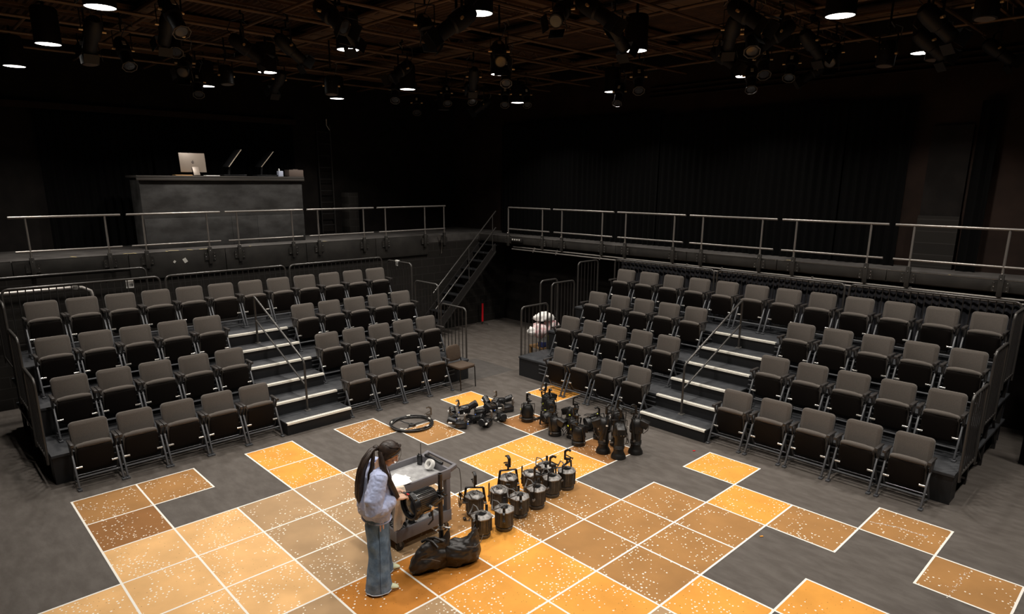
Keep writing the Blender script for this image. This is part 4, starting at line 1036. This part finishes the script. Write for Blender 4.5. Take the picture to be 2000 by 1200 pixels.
def wob(p, s, a, seed=0): return a * noise.noise(Vector((p[0] * s + seed, p[1] * s, p[2] * s)))
t = empty('sandbag', (2.83, .36, 0), 0, 'black coated sandbag saddle slumped over the stand base', 'sandbag')
crz = bpy.data.textures.new('creases', 'CLOUDS'); crz.noise_scale = .11; crz.noise_depth = 2; crz.noise_type = 'HARD_NOISE'
def lobe(c0, c1, ws, hs, seed, name, par, tipz=None):
    b = MB(); rs = []; N = 26; K = len(ws)
    for q in range(K):
        u = q / (K - 1); cx = c0[0] + (c1[0] - c0[0]) * u; cy = c0[1] + (c1[1] - c0[1]) * u
        dx, dy = (c1[0] - c0[0]), (c1[1] - c0[1]); L = math.hypot(dx, dy); nx, ny = -dy / L, dx / L
        row = []
        for k in range(N):
            a = 2 * PI * k / N; ca, sa = math.cos(a), math.sin(a)
            px = abs(ca) ** .8 * (1 if ca > 0 else -1) * ws[q]; pz = (sa * .5 + .5) ** (.8) * hs[q]
            p = Vector((cx + nx * px * (1 - .55 * (pz / max(hs))), cy + ny * px, pz))
            f = wob(p, 8, .050, seed) + wob(p, 19, .030, seed + 5)
            p += Vector((nx * ca, ny * ca, abs(sa))) * f * (1 if pz > .02 else .4); p.z = max(p.z, .004)
            row.append(tuple(p))
        rs.append(row)
    b.rings(rs); o = b.build(name, 'bag', par, sharp=180)
    ms = o.modifiers.new('smooth', 'SUBSURF'); ms.levels = 2; ms.render_levels = 2
    md = o.modifiers.new('creases', 'DISPLACE'); md.texture = crz; md.strength = .035; md.mid_level = .5; md.texture_coords = 'LOCAL'
    return o
lobe((-.17, -.36), (.03, .08), [.05, .12, .145, .15, .13, .10, .07, .05], [.14, .25, .31, .33, .34, .35, .34, .26], 1, 'left_pouch', t)
lobe((-.02, -.02), (.14, .37), [.05, .11, .15, .155, .15, .14, .12, .05], [.26, .33, .31, .29, .31, .36, .42, .36], 7, 'right_pouch', t)
b = MB(); b.rings([[(-.05, -.06, .30), (.02, -.02, .30), (.03, .03, .30), (-.04, .0, .30)], [(-.02, -.01, .36), (.02, .02, .36), (.03, .05, .36), (-.01, .04, .36)], [(.0, .03, .43), (.015, .035, .43), (.015, .05, .43), (.0, .045, .43)]]); b.build('gathered_top', 'bag', t, sharp=60)
b = MB(); b.tube([(.18, .14, .27), (.235, .22, .26), (.23, .30, .29), (.20, .36, .34)], .004, 6); b.tube([(-.02, -.30, .22), (.08, -.24, .24), (.12, -.16, .20)], .004, 6); b.build('seam', 'seam', t)
b = MB(); b.tube([(-.14, -.20, .33), (-.10, -.17, .36), (-.03, -.14, .35), (.03, -.12, .30)], .016, 8); b.tube([(-.12, -.14, .35), (-.04, -.10, .38), (.02, -.04, .34)], .014, 8); b.build('carry_strap', 'bag', t)

# ================================================================== STACKING CHAIR
t = empty('stacking_chair', (-1.96, 4.50, 0), R(4), 'brown upholstered stacking chair with black legs at the left bank\'s right end', 'chair')
b = MB(); T = Matrix.Translation((-.005, 0, .445)) @ Matrix.Rotation(PI / 2, 4, 'Y'); b.cushion(.43, .43, .055, .07, .02, T, .008); b.build('seat', 'chairfab', t)
b = MB(); T = Matrix.Translation((-.225, 0, .66)) @ Matrix.Rotation(R(-10), 4, 'Y'); b.cushion(.36, .32, .05, .09, .018, T, .006); b.build('backrest', 'chairfab', t)
for s in (-1, 1):
    b = MB(); b.tube([(.20, s * .20, .005), (.19, s * .20, .20), (.18, s * .20, .41), (.15, s * .20, .42)], .011, 8); b.build('leg', 'fix', t)
    b = MB(); b.tube([(-.26, s * .20, .005), (-.22, s * .20, .30), (-.20, s * .20, .44), (-.235, s * .17, .60)], .011, 8); b.build('leg', 'fix', t)
b = MB(); b.tube([(-.2, -.19, .41), (.16, -.19, .41), (.16, .19, .41), (-.2, .19, .41)], .010, 8, closed=True); b.build('seat_frame', 'fix', t)

# ================================================================== PERSON
P = empty('person', (2.575, -.275, 0), R(-22), 'person with long dark ponytail, pale blue sweater and wide jeans, hands on small object', 'person')
def remesh(o, vox, smooth=3):
    md = o.modifiers.new('remesh', 'REMESH'); md.mode = 'VOXEL'; md.voxel_size = vox; md.use_smooth_shade = True
    if smooth:
        ms = o.modifiers.new('smooth', 'SMOOTH'); ms.iterations = smooth; ms.factor = .5
HC = Vector((.0, .135, 1.395))        # head centre
HT = Matrix.Translation(HC) @ Matrix.Rotation(R(-34), 4, 'X')   # face tips down; local +y = face
b = MB()
# torso, legs
b.tube([(0, .0, .74), (0, -.01, .84), (0, -.02, .95), (0, -.015, 1.08), (0, .0, 1.18), (0, .02, 1.25), (0, .045, 1.30), (0, .075, 1.345), (0, .10, 1.38)], [.10, .125, .105, .115, .105, .075, .05, .048, .045], 16)
for s, hip, knee, ank in ((1, (.085, -.01, .80), (.13, -.02, .44), (.155, -.07, .09)), (-1, (-.085, .0, .80), (-.14, .04, .44), (-.165, .02, .09))):
    b.tube([hip, ((hip[0] + knee[0]) / 2, (hip[1] + knee[1]) / 2, .62), knee, ((ank[0] + knee[0]) / 2 + .005, (ank[1] + knee[1]) / 2 - .01, .30), ank], [.085, .078, .055, .052, .034], 14)
    b.ell((ank[0] + .004, ank[1] + .06, .04), (.035, .10, .03), 12, 7)
SH = {1: Vector((.155, .0, 1.235)), -1: Vector((-.155, .0, 1.235))}
EL = {1: Vector((.235, -.07, .975)), -1: Vector((-.225, -.02, .99))}
WR = {1: Vector((.090, .185, .950)), -1: Vector((-.080, .170, .970))}
for s in (1, -1):
    b.tube([SH[s] - Vector((s * .06, 0, 0)), SH[s], (SH[s] + EL[s]) / 2 + Vector((s * .012, 0, 0)), EL[s], (EL[s] * .45 + WR[s] * .55), WR[s]], [.05, .048, .042, .036, .032, .022], 12)
# head: skull, jaw, nose, ears, brows
X0 = b.X; b.X = HT
b.ell((0, -.012, .022), (.074, .092, .095), 20, 13)
b.ell((0, .025, -.045), (.055, .065, .070), 18, 11)
b.ell((0, .050, -.095), (.028, .028, .024), 12, 7)
b.tube([(0, .080, .022), (0, .098, -.010), (0, .108, -.024), (0, .088, -.036)], [.008, .012, .016, .010], 8)
b.ell((0, .083, -.062), (.022, .012, .010), 10, 6)
for s in (-1, 1):
    b.ell((s * .075, -.005, -.015), (.010, .022, .033), 10, 7); b.ell((s * .040, .062, -.030), (.02, .018, .02), 8, 6); b.ell((s * .030, .074, .028), (.022, .012, .008), 8, 6)
b.X = X0
# hands: palm, four fingers, thumb each, curled round the small object
def hand(s, w0, fwd, up, spread):
    side = fwd.cross(up).normalized()
    if side.x * s < 0: side = -side            # towards the body's outer side
    p1 = w0 + fwd * .045; p2 = w0 + fwd * .085
    for k in range(4):
        o = (k - 1.5) * .019
        st = p2 + side * o * .9 - up * .002
        ln = (.036, .042, .039, .030)[k if s > 0 else 3 - k]
        a1 = st + fwd * ln * .9 - up * .010; a2 = a1 + fwd * ln * .35 - up * ln * .62; a3 = a2 - fwd * ln * .35 - up * ln * .42
        b.tube([st - fwd * .02, st, a1, a2, a3], [.0095, .0095, .0088, .0080, .0065], 8)
    for o in (-.026, -.009, .009, .026): b.tube([w0 + side * o * .5, p1 + side * o, p2 + side * o], [.014, .0145, .012], 10)
    th = w0 + fwd * .025 - side * .024
    b.tube([w0 + fwd * .01 - side * .012, th, th + fwd * .030 - side * .016 - up * .008, th + fwd * .056 - side * .004 - up * .014], [.013, .0125, .0105, .008], 8)
hand(1, WR[1], Vector((-.45, .86, -.12)).normalized(), Vector((.35, .05, .93)).normalized(), 1)
hand(-1, WR[-1], Vector((.42, .88, -.10)).normalized(), Vector((-.35, .05, .93)).normalized(), 1)
body = b.build('body', 'skin', P); remesh(body, .005, 2)
# face details
b = MB(HT)
for s in (-1, 1): b.tube([(s * .016, .086, .030), (s * .032, .085, .034), (s * .048, .074, .030)], [.002, .003, .0015], 6)
b.build('eyebrows', 'brow', body)
for s in (-1, 1):
    b = MB(HT); b.tube([(s * .019, .083, .006), (s * .031, .084, .002), (s * .044, .076, .006)], [.0015, .0028, .0015], 6); b.build('eye', 'brow', body)
b = MB(HT); b.tube([(-.018, .093, -.061), (0, .098, -.060), (.018, .093, -.061)], [.002, .005, .002], 6); b.build('mouth', 'lip', body)
# sweater
b = MB(); N = 28
def ring(cx, cy, z, rx, ry, n=28, tilt=0, seed=0, amp=0.0):
    return [(cx + rx * math.cos(2 * PI * k / n) + amp * noise.noise(Vector((math.cos(2 * PI * k / n) * 2 + seed, math.sin(2 * PI * k / n) * 2, z * 9))), cy + ry * math.sin(2 * PI * k / n) * (1) + amp * noise.noise(Vector((math.cos(2 * PI * k / n) * 2, math.sin(2 * PI * k / n) * 2 + seed, z * 9))), z + tilt * math.sin(2 * PI * k / n)) for k in range(n)]
b.rings([ring(0, -.015, .745, .165, .135, tilt=-.012, amp=.012), ring(0, -.015, .77, .175, .145, amp=.012), ring(0, -.02, .82, .190, .172, amp=.016), ring(0, -.025, .90, .200, .180, amp=.014), ring(0, -.02, .98, .195, .175, amp=.014), ring(0, -.01, 1.06, .188, .150, amp=.012), ring(0, 0, 1.14, .180, .140, amp=.008), ring(0, .0, 1.20, .165, .125), ring(0, .012, 1.245, .125, .100), ring(0, .03, 1.275, .085, .080), ring(0, .045, 1.30, .066, .066)])
for s in (1, -1):
    out = Vector((s, 0, 0)); mid = (EL[s] * .4 + WR[s] * .6)
    b.tube([SH[s] - Vector((s * .07, 0, .0)), SH[s] + Vector((s * .015, 0, -.01)), SH[s] * .6 + EL[s] * .4 + Vector((s * .02, -.01, 0)), SH[s] * .25 + EL[s] * .75 + Vector((s * .02, -.02, 0)), EL[s] + Vector((s * .012, -.01, -.015)), EL[s] * .7 + WR[s] * .3 + Vector((0, 0, -.028)), EL[s] * .4 + WR[s] * .6 + Vector((0, 0, -.018)), EL[s] * .16 + WR[s] * .84], [.080, .094, .096, .100, .100, .097, .078, .052], 18)
for v in []: pass
sw = b.build('sweater', 'sweater', P); remesh(sw, .007, 3)
tx = bpy.data.textures.new('folds', 'CLOUDS'); tx.noise_scale = .14; tx.noise_depth = 1
md = sw.modifiers.new('folds', 'DISPLACE'); md.texture = tx; md.strength = .026; md.mid_level = .5; md.texture_coords = 'LOCAL'
tx2 = bpy.data.textures.new('creases', 'CLOUDS'); tx2.noise_scale = .07; tx2.noise_type = 'HARD_NOISE'; tx2.noise_depth = 1
md = sw.modifiers.new('creases', 'DISPLACE'); md.texture = tx2; md.strength = .012; md.mid_level = .5; md.texture_coords = 'LOCAL'
b = MB(); b.tube([(a[0] * 1.02, a[1] * 1.02 - .001, a[2]) for a in ring(0, -.015, .742, .168, .138, tilt=-.012)], .009, 8, closed=True); b.build('hem_band', 'sweater', sw)
# jeans: wide legs
b = MB()
b.rings([ring(0, -.015, .86, .135, .105), ring(0, -.02, .80, .150, .125), ring(0, -.02, .74, .155, .130), ring(0, -.015, .70, .14, .115)])
for s, pts in ((1, [(.075, -.02, .80), (.085, -.03, .70), (.105, -.03, .55), (.125, -.035, .40), (.14, -.045, .25), (.15, -.05, .12), (.155, -.05, .022)]), (-1, [(-.075, -.01, .80), (-.095, .0, .70), (-.12, .02, .55), (-.14, .03, .40), (-.155, .03, .25), (-.165, .03, .12), (-.17, .03, .025)])):
    rs = []
    for q, (p, rx, ry) in enumerate(zip(pts, [.09, .10, .095, .09, .095, .105, .112], [.11, .118, .108, .102, .108, .122, .135])):
        rs.append(ring(p[0], p[1], p[2], rx, ry, 24, seed=s * 3 + q * .4, amp=.010))
    b.rings(rs)
jn = b.build('jeans', 'denim', P); remesh(jn, .007, 2)
md = jn.modifiers.new('folds', 'DISPLACE'); md.texture = tx; md.strength = .014; md.mid_level = .5; md.texture_coords = 'LOCAL'
for s, (x, y) in ((1, (.155, -.05)), (-1, (-.17, .03))):
    b = MB(); b.tube([(x + .108 * math.cos(2 * PI * k / 20), y + .131 * math.sin(2 * PI * k / 20), .026 + .004 * math.sin(k * 2.3)) for k in range(20)], .006, 6, closed=True); b.build('frayed_hem', 'hem', jn)
b = MB(); b.tube([(.176, -.03, .72), (.202, -.03, .55), (.219, -.035, .40), (.239, -.045, .25), (.258, -.05, .12), (.268, -.05, .04)], .0022, 6); b.build('side_seam', 'stitch', jn)
for s, (x, y, a) in ((1, (.165, .015, -.12)), (-1, (-.16, .10, .10))):
    e = MB(Matrix.Translation((x, y, 0)) @ Matrix.Rotation(a, 4, 'Z'))
    e.rings([[(w_ * math.cos(2 * PI * k / 14), yy, .028 + h * math.sin(2 * PI * k / 14) + h - .012) for k in range(14)] for yy, w_, h in ((-.115, .020, .022), (-.09, .034, .036), (-.02, .038, .038), (.05, .042, .028), (.10, .036, .020), (.128, .018, .010))])
    sh = e.build('shoe', 'shoe', P)
    e = MB(Matrix.Translation((x, y, 0)) @ Matrix.Rotation(a, 4, 'Z'))
    e.rings([[(w_ * 1.06 * math.cos(2 * PI * k / 16), c + l * math.sin(2 * PI * k / 16), z) for k in range(16)] for w_, l, c, z in ((.038, .128, .005, .003), (.041, .130, .005, .010), (.040, .129, .005, .020))]); e.build('sole', 'sole', sh)
# hair: cap, ponytail, front lock, strands
b = MB(); X0 = b.X; b.X = HT
rs = []
for q in range(9):
    a = -.35 + (PI / 2 + .35 - .06) * q / 8; row = []
    for k in range(22):
        th = 2 * PI * k / 22; fr = max(0, math.sin(th)); zz = math.sin(a) * .112
        lift = fr ** 1.5 * (.075 if a < .5 else .02 * max(0, 1 - a)) if a < 1.2 else 0
        row.append((.089 * math.cos(a) * math.cos(th), -.020 + (.108 * math.cos(a) - .022 * fr * (1 if a < .6 else .3)) * math.sin(th), .022 + zz + lift))
    rs.append(row)
b.rings(rs)
b.X = X0
knot = Vector((0, .01, 1.475))
b.ell(tuple(knot), (.03, .034, .03), 12, 8)
hr = b.build('hair', 'hair', P, sharp=80)
def strands(n, base, path, spread0, spread1, name, r=.010, seed=1):
    rg = random.Random(seed); b = MB()
    for k in range(n):
        a = rg.uniform(0, 2 * PI); m_ = rg.uniform(.2, 1); pts = []; K = len(path); cut = rg.uniform(.82, 1.0)
        for q, p in enumerate(path):
            u = q / (K - 1); w_ = spread0 + (spread1 - spread0) * math.sin(min(1, u * 1.4) * PI / 2)
            pp = path[q] if q < K - 1 else path[q - 1].lerp(path[q], (cut - .6) / .4)
            pts.append(pp + Vector((math.cos(a) * w_ * m_, math.sin(a) * w_ * m_ * .6, math.sin(a * 2) * .008)))
        b.tube(pts, [r * (.6 + .5 * math.sin(PI * min(1, .15 + q / (K - 1)))) * (1 if q < K - 1 else .25) for q in range(K)], 6)
    return b.build(name, 'hair', hr, sharp=80)
V = Vector
strands(60, None, [V((0, .02, 1.478)), V((.02, -.04, 1.455)), V((.05, -.105, 1.38)), V((.06, -.15, 1.28)), V((.065, -.175, 1.16)), V((.06, -.185, 1.05)), V((.055, -.185, .97))], .014, .055, 'ponytail', .014, 3)
strands(46, None, [V((.05, .04, 1.44)), V((.085, .05, 1.37)), V((.11, .055, 1.29)), V((.12, .085, 1.20)), V((.115, .125, 1.10)), V((.10, .16, 1.01)), V((.095, .185, .955))], .022, .040, 'front_lock', .012, 5)
strands(18, None, [V((.02, -.02, 1.46)), V((.055, -.03, 1.40)), V((.08, -.05, 1.31)), V((.10, -.08, 1.24)), V((.125, -.09, 1.14)), V((.13, -.10, 1.04))], .018, .028, 'shoulder_lock', .011, 9)
strands(20, None, [V((-.04, .05, 1.44)), V((-.08, .07, 1.36)), V((-.10, .09, 1.26)), V((-.10, .13, 1.16)), V((-.08, .16, 1.06))], .02, .03, 'far_lock', .010, 11)
b = MB(HT)
rg = random.Random(2)
for k in range(60):
    th = rg.uniform(-.3, PI + .3) + PI; x0 = .078 * math.cos(th * 1.0) * rg.uniform(.2, 1)
    b.tube([(x0 * .4, .055, .108), (x0, .02, .132 - abs(x0) * .35), (x0 * 1.08, -.05, .118 - abs(x0) * .5), (x0 * .6, -.10, .075)], .0035, 5)
for s in (-1, 1):
    for k in range(14):
        u = k / 13; b.tube([(s * .02, .072, .100 - u * .01), (s * (.062 + .008 * u), .060 - .03 * u, .060 - .03 * u), (s * .088, .012 - .04 * u, .0 - .05 * u), (s * .075, -.06, .02 - .05 * u)], .0065, 5)
b.tube([(.02, .080, .09), (.045, .098, .05), (.05, .105, .0), (.045, .10, -.05)], .002, 5)
b.build('combed_strands', 'hair', hr, sharp=80)
b = MB(); b.lathe([(.022, -.006), (.027, 0), (.022, .006)], 12, tuple(V((.008, -.015, 1.468)))); b.build('hair_tie', 'blk', hr)
t = empty('multi_tool', (2.575 + .105, -.275 + .250, .950), R(8), 'small black and red tool held in the person\'s hands', 'tool')
b = MB(); b.box((0, 0, 0), (.085, .022, .018), (0, .1, 0), bev=.004); b.build('handle', 'blk', t)
b = MB(); b.box((.052, 0, .002), (.03, .016, .012), bev=.003); b.build('tip', 'red', t)

# ================================================================== CONTROL COUNTER ON THE LEFT DECK
DX, DY0, DY1 = -7.3, .49, 4.04
t = empty('control_counter', (-7.65, (DY0 + DY1) / 2, DZL), 0, 'long tall black plywood counter on the left deck', 'counter')
hl_ = (DY1 - DY0) / 2
b = MB(); b.box((.33, 0, .72), (.04, 2 * hl_ - .04, 1.44), bev=.003); b.build('front_panel', 'desk', t)
for a, c in ((-hl_ + .03, .02), (.024, .60), (.604, hl_ - .03)):
    b = MB(); b.box((.362, (a + c) / 2, .315), (.022, c - a, .62), bev=.003)
    for z in (.05, .55):
        b.ell((.374, a + .05, z), (.003, .008, .008), 6, 5); b.ell((.374, c - .05, z), (.003, .008, .008), 6, 5)
    b.build('lower_panel', 'desk', t)
for s in (-1, 1):
    b = MB(); b.box((0, s * (hl_ - .04), .72), (.62, .04, 1.44)); b.build('side_panel', 'desk', t)
b = MB(); b.box((0, 0, 1.475), (.80, 2 * hl_ + .06, .045), bev=.004); b.box((.385, 0, 1.435), (.03, 2 * hl_ + .06, .07), bev=.004); b.build('countertop', 'desktop', t)
ZT = DZL + 1.4985
t = empty('desktop_computer', (-7.45, 1.64, ZT), 0, 'silver all-in-one computer on the counter, back to the stage', 'computer')
b = MB(); b.box((0, 0, .275), (.018, .53, .40), (0, R(-6), 0), bev=.006); b.build('screen_case', 'alu', t)
b = MB(); b.box((.075, .03, .10), (.008, .13, .19), (0, R(-24), 0), bev=.003); b.box((.02, .03, .006), (.17, .14, .010), bev=.003); b.build('stand_foot', 'alu', t)
b = MB(Matrix.Translation((.014, 0, .285)) @ Matrix.Rotation(R(-6), 4, 'Y'))
pts = []
for k in range(24):
    a = 2 * PI * k / 24; r = .026 + .003 * math.cos(2 * a)
    y, z = r * math.cos(a), r * math.sin(a)
    if (y - .034) ** 2 + z ** 2 < .014 ** 2: y = .034 - math.sqrt(max(.014 ** 2 - z ** 2, 0))
    pts.append((y, z))
b.rings([[(x, y, z) for y, z in pts] for x in (-.002, .002)]); b.rings([[(x, .004 + .006 * math.cos(a) + .004 * math.sin(a), .038 + .010 * math.sin(a)) for a in [2 * PI * q / 8 for q in range(8)]] for x in (-.002, .002)])
b.build('fruit_emblem', 'alud', t)
for k, (ya, za, yb_, zb_) in enumerate([(2.40, 4.30, 2.71, 4.68), (3.14, 4.31, 3.45, 4.66)]):
    t = empty('console_screen', (-7.55, ya, ZT), 0, ['tilted lighting console screen seen edge on, left one of two', 'tilted lighting console screen seen edge on, right one of two'][k], 'screen', 'console screens')
    b = MB(); b.bar((.10, 0, za - ZT), (.10, yb_ - ya, zb_ - ZT), .02, .016, .003); b.build('screen_edge', 'beige', t)
    b = MB(); b.bar((-.10, 0, za - ZT), (-.10, yb_ - ya, zb_ - ZT), .36, .018, .003); b.build('screen_panel', 'blk', t)
    b = MB(); b.bar((.0, .02, 0.02), (0, .06, za - ZT + .08), .05, .03); b.box((0, .12, .018), (.28, .50, .034), bev=.006); b.build('console_base', 'blk', t)
t = empty('tissue_box', (-7.42, 3.56, ZT), 0, 'pale blue tissue box on the counter', 'tissue box')
b = MB(); b.box((0, 0, .065), (.11, .11, .125), bev=.004); b.build('carton', 'tissue', t)
b = MB(); b.rings([[(r * math.cos(a), r * math.sin(a) * .6 - .02, z) for a in [2 * PI * q / 10 for q in range(10)]] for r, z in ((.02, .125), (.032, .15), (.012, .185))]); b.build('tissue', 'paper', t)
b = MB(); b.box((-7.45, 3.92, ZT + .08), (.24, .36, .155), bev=.004); b.box((-7.45, 3.94, ZT + .166), (.10, .12, .012)); tag(b.build('storage_box', 'crate'), 'dark brown box at the right end of the counter', 'box')
b = MB(); b.box((-7.36, 1.38, ZT + .010), (.22, .34, .018), bev=.003); tag(b.build('folder', 'wood'), 'tan folder lying at the left of the computer', 'folder')
b = MB(); b.box((-7.36, 1.98, ZT + .008), (.13, .30, .014), (0, 0, .1), bev=.003); tag(b.build('keyboard', 'paper'), 'white keyboard lying at the right of the computer', 'keyboard')
t = empty('wall_ladder', (XL + .16, 5.33, DZL), 0, 'dark steel ladder fixed to the left wall right of the counter', 'ladder')
for s in (-1, 1):
    b = MB(); b.bar((0, s * .19, 0.003), (0, s * .19, 2.85), .02, .045)
    for z in (.4, 2.4): b.bar((0, s * .19, z), (-.16, s * .19, z), .02)
    b.build('side_rail', 'railb' if s > 0 else 'bar', t)
for k in range(9):
    b = MB(); b.cyl((0, -.19, .25 + .3 * k), (0, .19, .25 + .3 * k), .010, n=8); b.build('rung', 'bar', t)
b = MB(); b.box((XL + .25, 5.95, DZL + .55), (.4, .30, 1.1), bev=.01); struct(b, 'trim_8', 'blockwall')
b = MB(); b.tube([(XL + .20, 5.33, 6.50), (XL + .35, 5.33, 5.9), (XL + .35, 5.34, 5.55)], .008, 6); o = b.build('pull_cord', 'hung'); tag(o, 'cord coloured dark for shade, pale at its lit end, above the wall ladder', 'cord')  # upper cord coloured black to put its shade into the colour
b = MB(); b.tube([(XL + .35, 5.34, 5.56), (XL + .36, 5.33, 5.40), (XL + .38, 5.40, 5.28)], .010, 6); b.build('painted_lit_end', 'label', o)  # pale colour stands for the light on the cord's lower end

# ================================================================== SMALL THINGS
def text_mesh(s, size):
    c = bpy.data.curves.new('lettering', 'FONT'); c.body = s; c.size = size; c.extrude = .0008; c.align_x = 'CENTER'; c.align_y = 'CENTER'
    o = bpy.data.objects.new('lettering', c); COL.objects.link(o)
    bpy.context.view_layer.update()
    me = bpy.data.meshes.new_from_object(o.evaluated_get(bpy.context.evaluated_depsgraph_get())); COL.objects.unlink(o); bpy.data.objects.remove(o)
    return me
t = empty('seat_row_card', (-4.80, 4.965, 2.13), 0, 'small card with white folded top and 12 on it, on the highest hoop rail', 'sign')
b = MB(); b.box((0, 0, .035), (.10, .003, .10)); b.build('card', 'hole', t)
b = MB(); b.box((0, .018, .115), (.115, .055, .018), bev=.007); b.box((0, .0, .095), (.115, .004, .03)); b.build('folded_top', 'white', t)
me = text_mesh('12', .105); me.materials.clear(); me.materials.append(M['white']); o = bpy.data.objects.new('number', me); COL.objects.link(o); o.parent = t; o.location = (0, -.003, .03); o.rotation_euler = (PI / 2, 0, 0)
t = empty('seat_row_card', (xb - .045, -.36, 2.125), 0, 'white card with dark notches behind the left bank\'s rear rail bars', 'sign')
b = MB(); b.box((0, 0, .07), (.003, .125, .14)); b.build('card', 'white', t)
b = MB()
for z in (.035, .065): b.box((.003, .015, z), (.002, .04, .010))
b.box((.003, .038, .05), (.002, .010, .05)); b.build('printed_mark', 'hole', t)
t = empty('red_post', (-6.17, 8.74, 0), 0, 'slim red tube standing on a small foot by the stair', 'post')
b = MB(); b.cyl((0, 0, .07), (0, 0, .60), .030, n=14); b.build('red_sleeve', 'red', t)
b = MB(); b.cyl((0, 0, .60), (0, 0, .70), .020, n=12); b.ell((0, 0, .70), (.024, .024, .02), 10, 6); b.build('cap', 'blk', t)
b = MB(); b.cyl((0, 0, .02), (0, 0, .07), .02, n=10)
for a in (.2, 2.3, 4.4): b.bar((0, 0, .045), (.20 * math.cos(a), .20 * math.sin(a), .010), .018, .010)
b.build('foot', 'railb', t)
# rack of cloth bundles behind the left end rail of the right bank
t = empty('wooden_dolly', (-2.62, 7.60, 0), R(-8), 'low brown wooden dolly behind the right bank\'s left end rail', 'dolly')
b = MB(); b.box((0, 0, .20), (.46, .60, .04), bev=.004); b.build('platform', 'plum', t)
for sx in (-1, 1):
    for sy in (-1, 1):
        b = MB(); b.box((sx * .19, sy * .26, .09), (.05, .05, .174), bev=.004); b.build('leg', 'plum', t)
stack = [('greyb', 'grey striped roll'), ('navy', 'navy box'), ('yellow', 'yellow roll'), ('greyb', 'second grey roll'), ('cloth', 'white tub')]
for i, (x, y, z, k, l) in enumerate([(-2.50, 7.42, .223, 'navy', 'small navy box on the dolly, lowest left'), (-2.45, 7.62, .223, 'greyb', 'grey tape roll on the dolly, lower right'), (-2.50, 7.44, .345, 'greyb', 'grey tape roll on top of the navy box'), (-2.47, 7.64, .345, 'yellow', 'yellow tape roll on top of the grey one'), (-2.70, 7.78, .223, 'cloth', 'white tub at the back of the dolly')]):
    b = MB()
    if k == 'navy': b.box((x, y, z + .06), (.16, .16, .118), bev=.01)
    else: b.lathe([(.05, .0), (.08, .002), (.082, .03), (.080, .116), (.05, .118)], 20, (x, y, z))
    tag(b.build('storage_box' if k == 'navy' else 'tape_roll' if k != 'cloth' else 'plastic_tub', k), l, 'box' if k == 'navy' else 'tape' if k != 'cloth' else 'tub')
def lump(c, s, seed, name, mt, label):
    b = MB(); rs = []
    for q in range(10):
        a = -PI / 2 + .1 + (PI - .2) * q / 9; row = []
        for k in range(18):
            th = 2 * PI * k / 18; p = Vector((math.cos(a) * math.cos(th), math.cos(a) * math.sin(th), math.sin(a)))
            f = 1 + .35 * noise.noise(p * 1.6 + Vector((seed, 0, 0))) + .12 * noise.noise(p * 4 + Vector((seed, 3, 0)))
            row.append((c[0] + p.x * s[0] * f, c[1] + p.y * s[1] * f, c[2] + p.z * s[2] * f))
        rs.append(row)
    b.rings(rs); o = b.build(name, mt, sharp=60); tag(o, label, 'bag', 'cloth bundles piled on the dolly'); return o
M['pinkcloth'] = mat('white cloth with pink print', (0.9, 0.87, 0.85), 0.85, col2=(0.85, 0.42, 0.44), vscale=16)
lump((-2.58, 7.38, .62), (.22, .18, .18), 2, 'cloth_bundle', 'pinkcloth', 'white and pink printed bundle on the pile, left one')
lump((-2.56, 7.76, .64), (.21, .19, .18), 5, 'cloth_bundle', 'pinkcloth', 'white and pink printed bundle on the pile, right one')
lump((-2.62, 7.58, .90), (.20, .28, .11), 9, 'cloth_bundle', 'cloth', 'plain white bundle topmost on the pile')
lump((-2.66, 7.22, .60), (.12, .10, .10), 12, 'cloth_bundle', 'cloth', 'small white bundle sticking out at the left of the pile')
# outlet box at the start of the right deck, boxes of sockets
t = empty('outlet_box', (-4.74, YF - .09, 2.50), 0, 'outlet box with four pale sockets at the right deck\'s left end', 'outlet box')
b = MB(); b.box((0, 0, 0), (.42, .05, .10), bev=.004); b.build('case', 'bar', t)
for k in range(4):
    b = MB(); b.box((-.13 + .085 * k, -.028, .01), (.045, .008, .04), bev=.002); b.build('socket', 'label', t)
# cable hanging from the left deck by its far end
b = MB(); b.tube([(XLOW + .06, 7.35, 2.62), (XLOW + .08, 7.42, 2.45), (XLOW + .06, 7.44, 2.30), (XLOW + .08, 7.40, 2.12)], .010, 6); tag(b.build('hanging_chain', 'fixring'), 'short pale chain hanging off the left deck\'s far end', 'chain')
# scraps
for i, (x, y, l) in enumerate([(2.98, 5.05, 'tiny red scrap on the bare floor between the squares'), (4.85, 3.42, 'tiny orange scrap on the bare floor near the right squares')]):
    b = MB(); b.box((x, y, .006), (.04, .02, .008), (0, 0, 1.0), bev=.002); tag(b.build('paper_scrap', 'red' if i == 0 else 'O'), l, 'scrap')
b = MB(); b.box((XLOW + .056, .92, 2.43), (.004, .07, .09), (.5, 0, 0)); b.box((XLOW + .056, .72, 2.42), (.004, .05, .04), (.9, 0, 0)); tag(b.build('tape_remnant', 'label'), 'torn white tape remnants on the left deck\'s front board', 'tape')
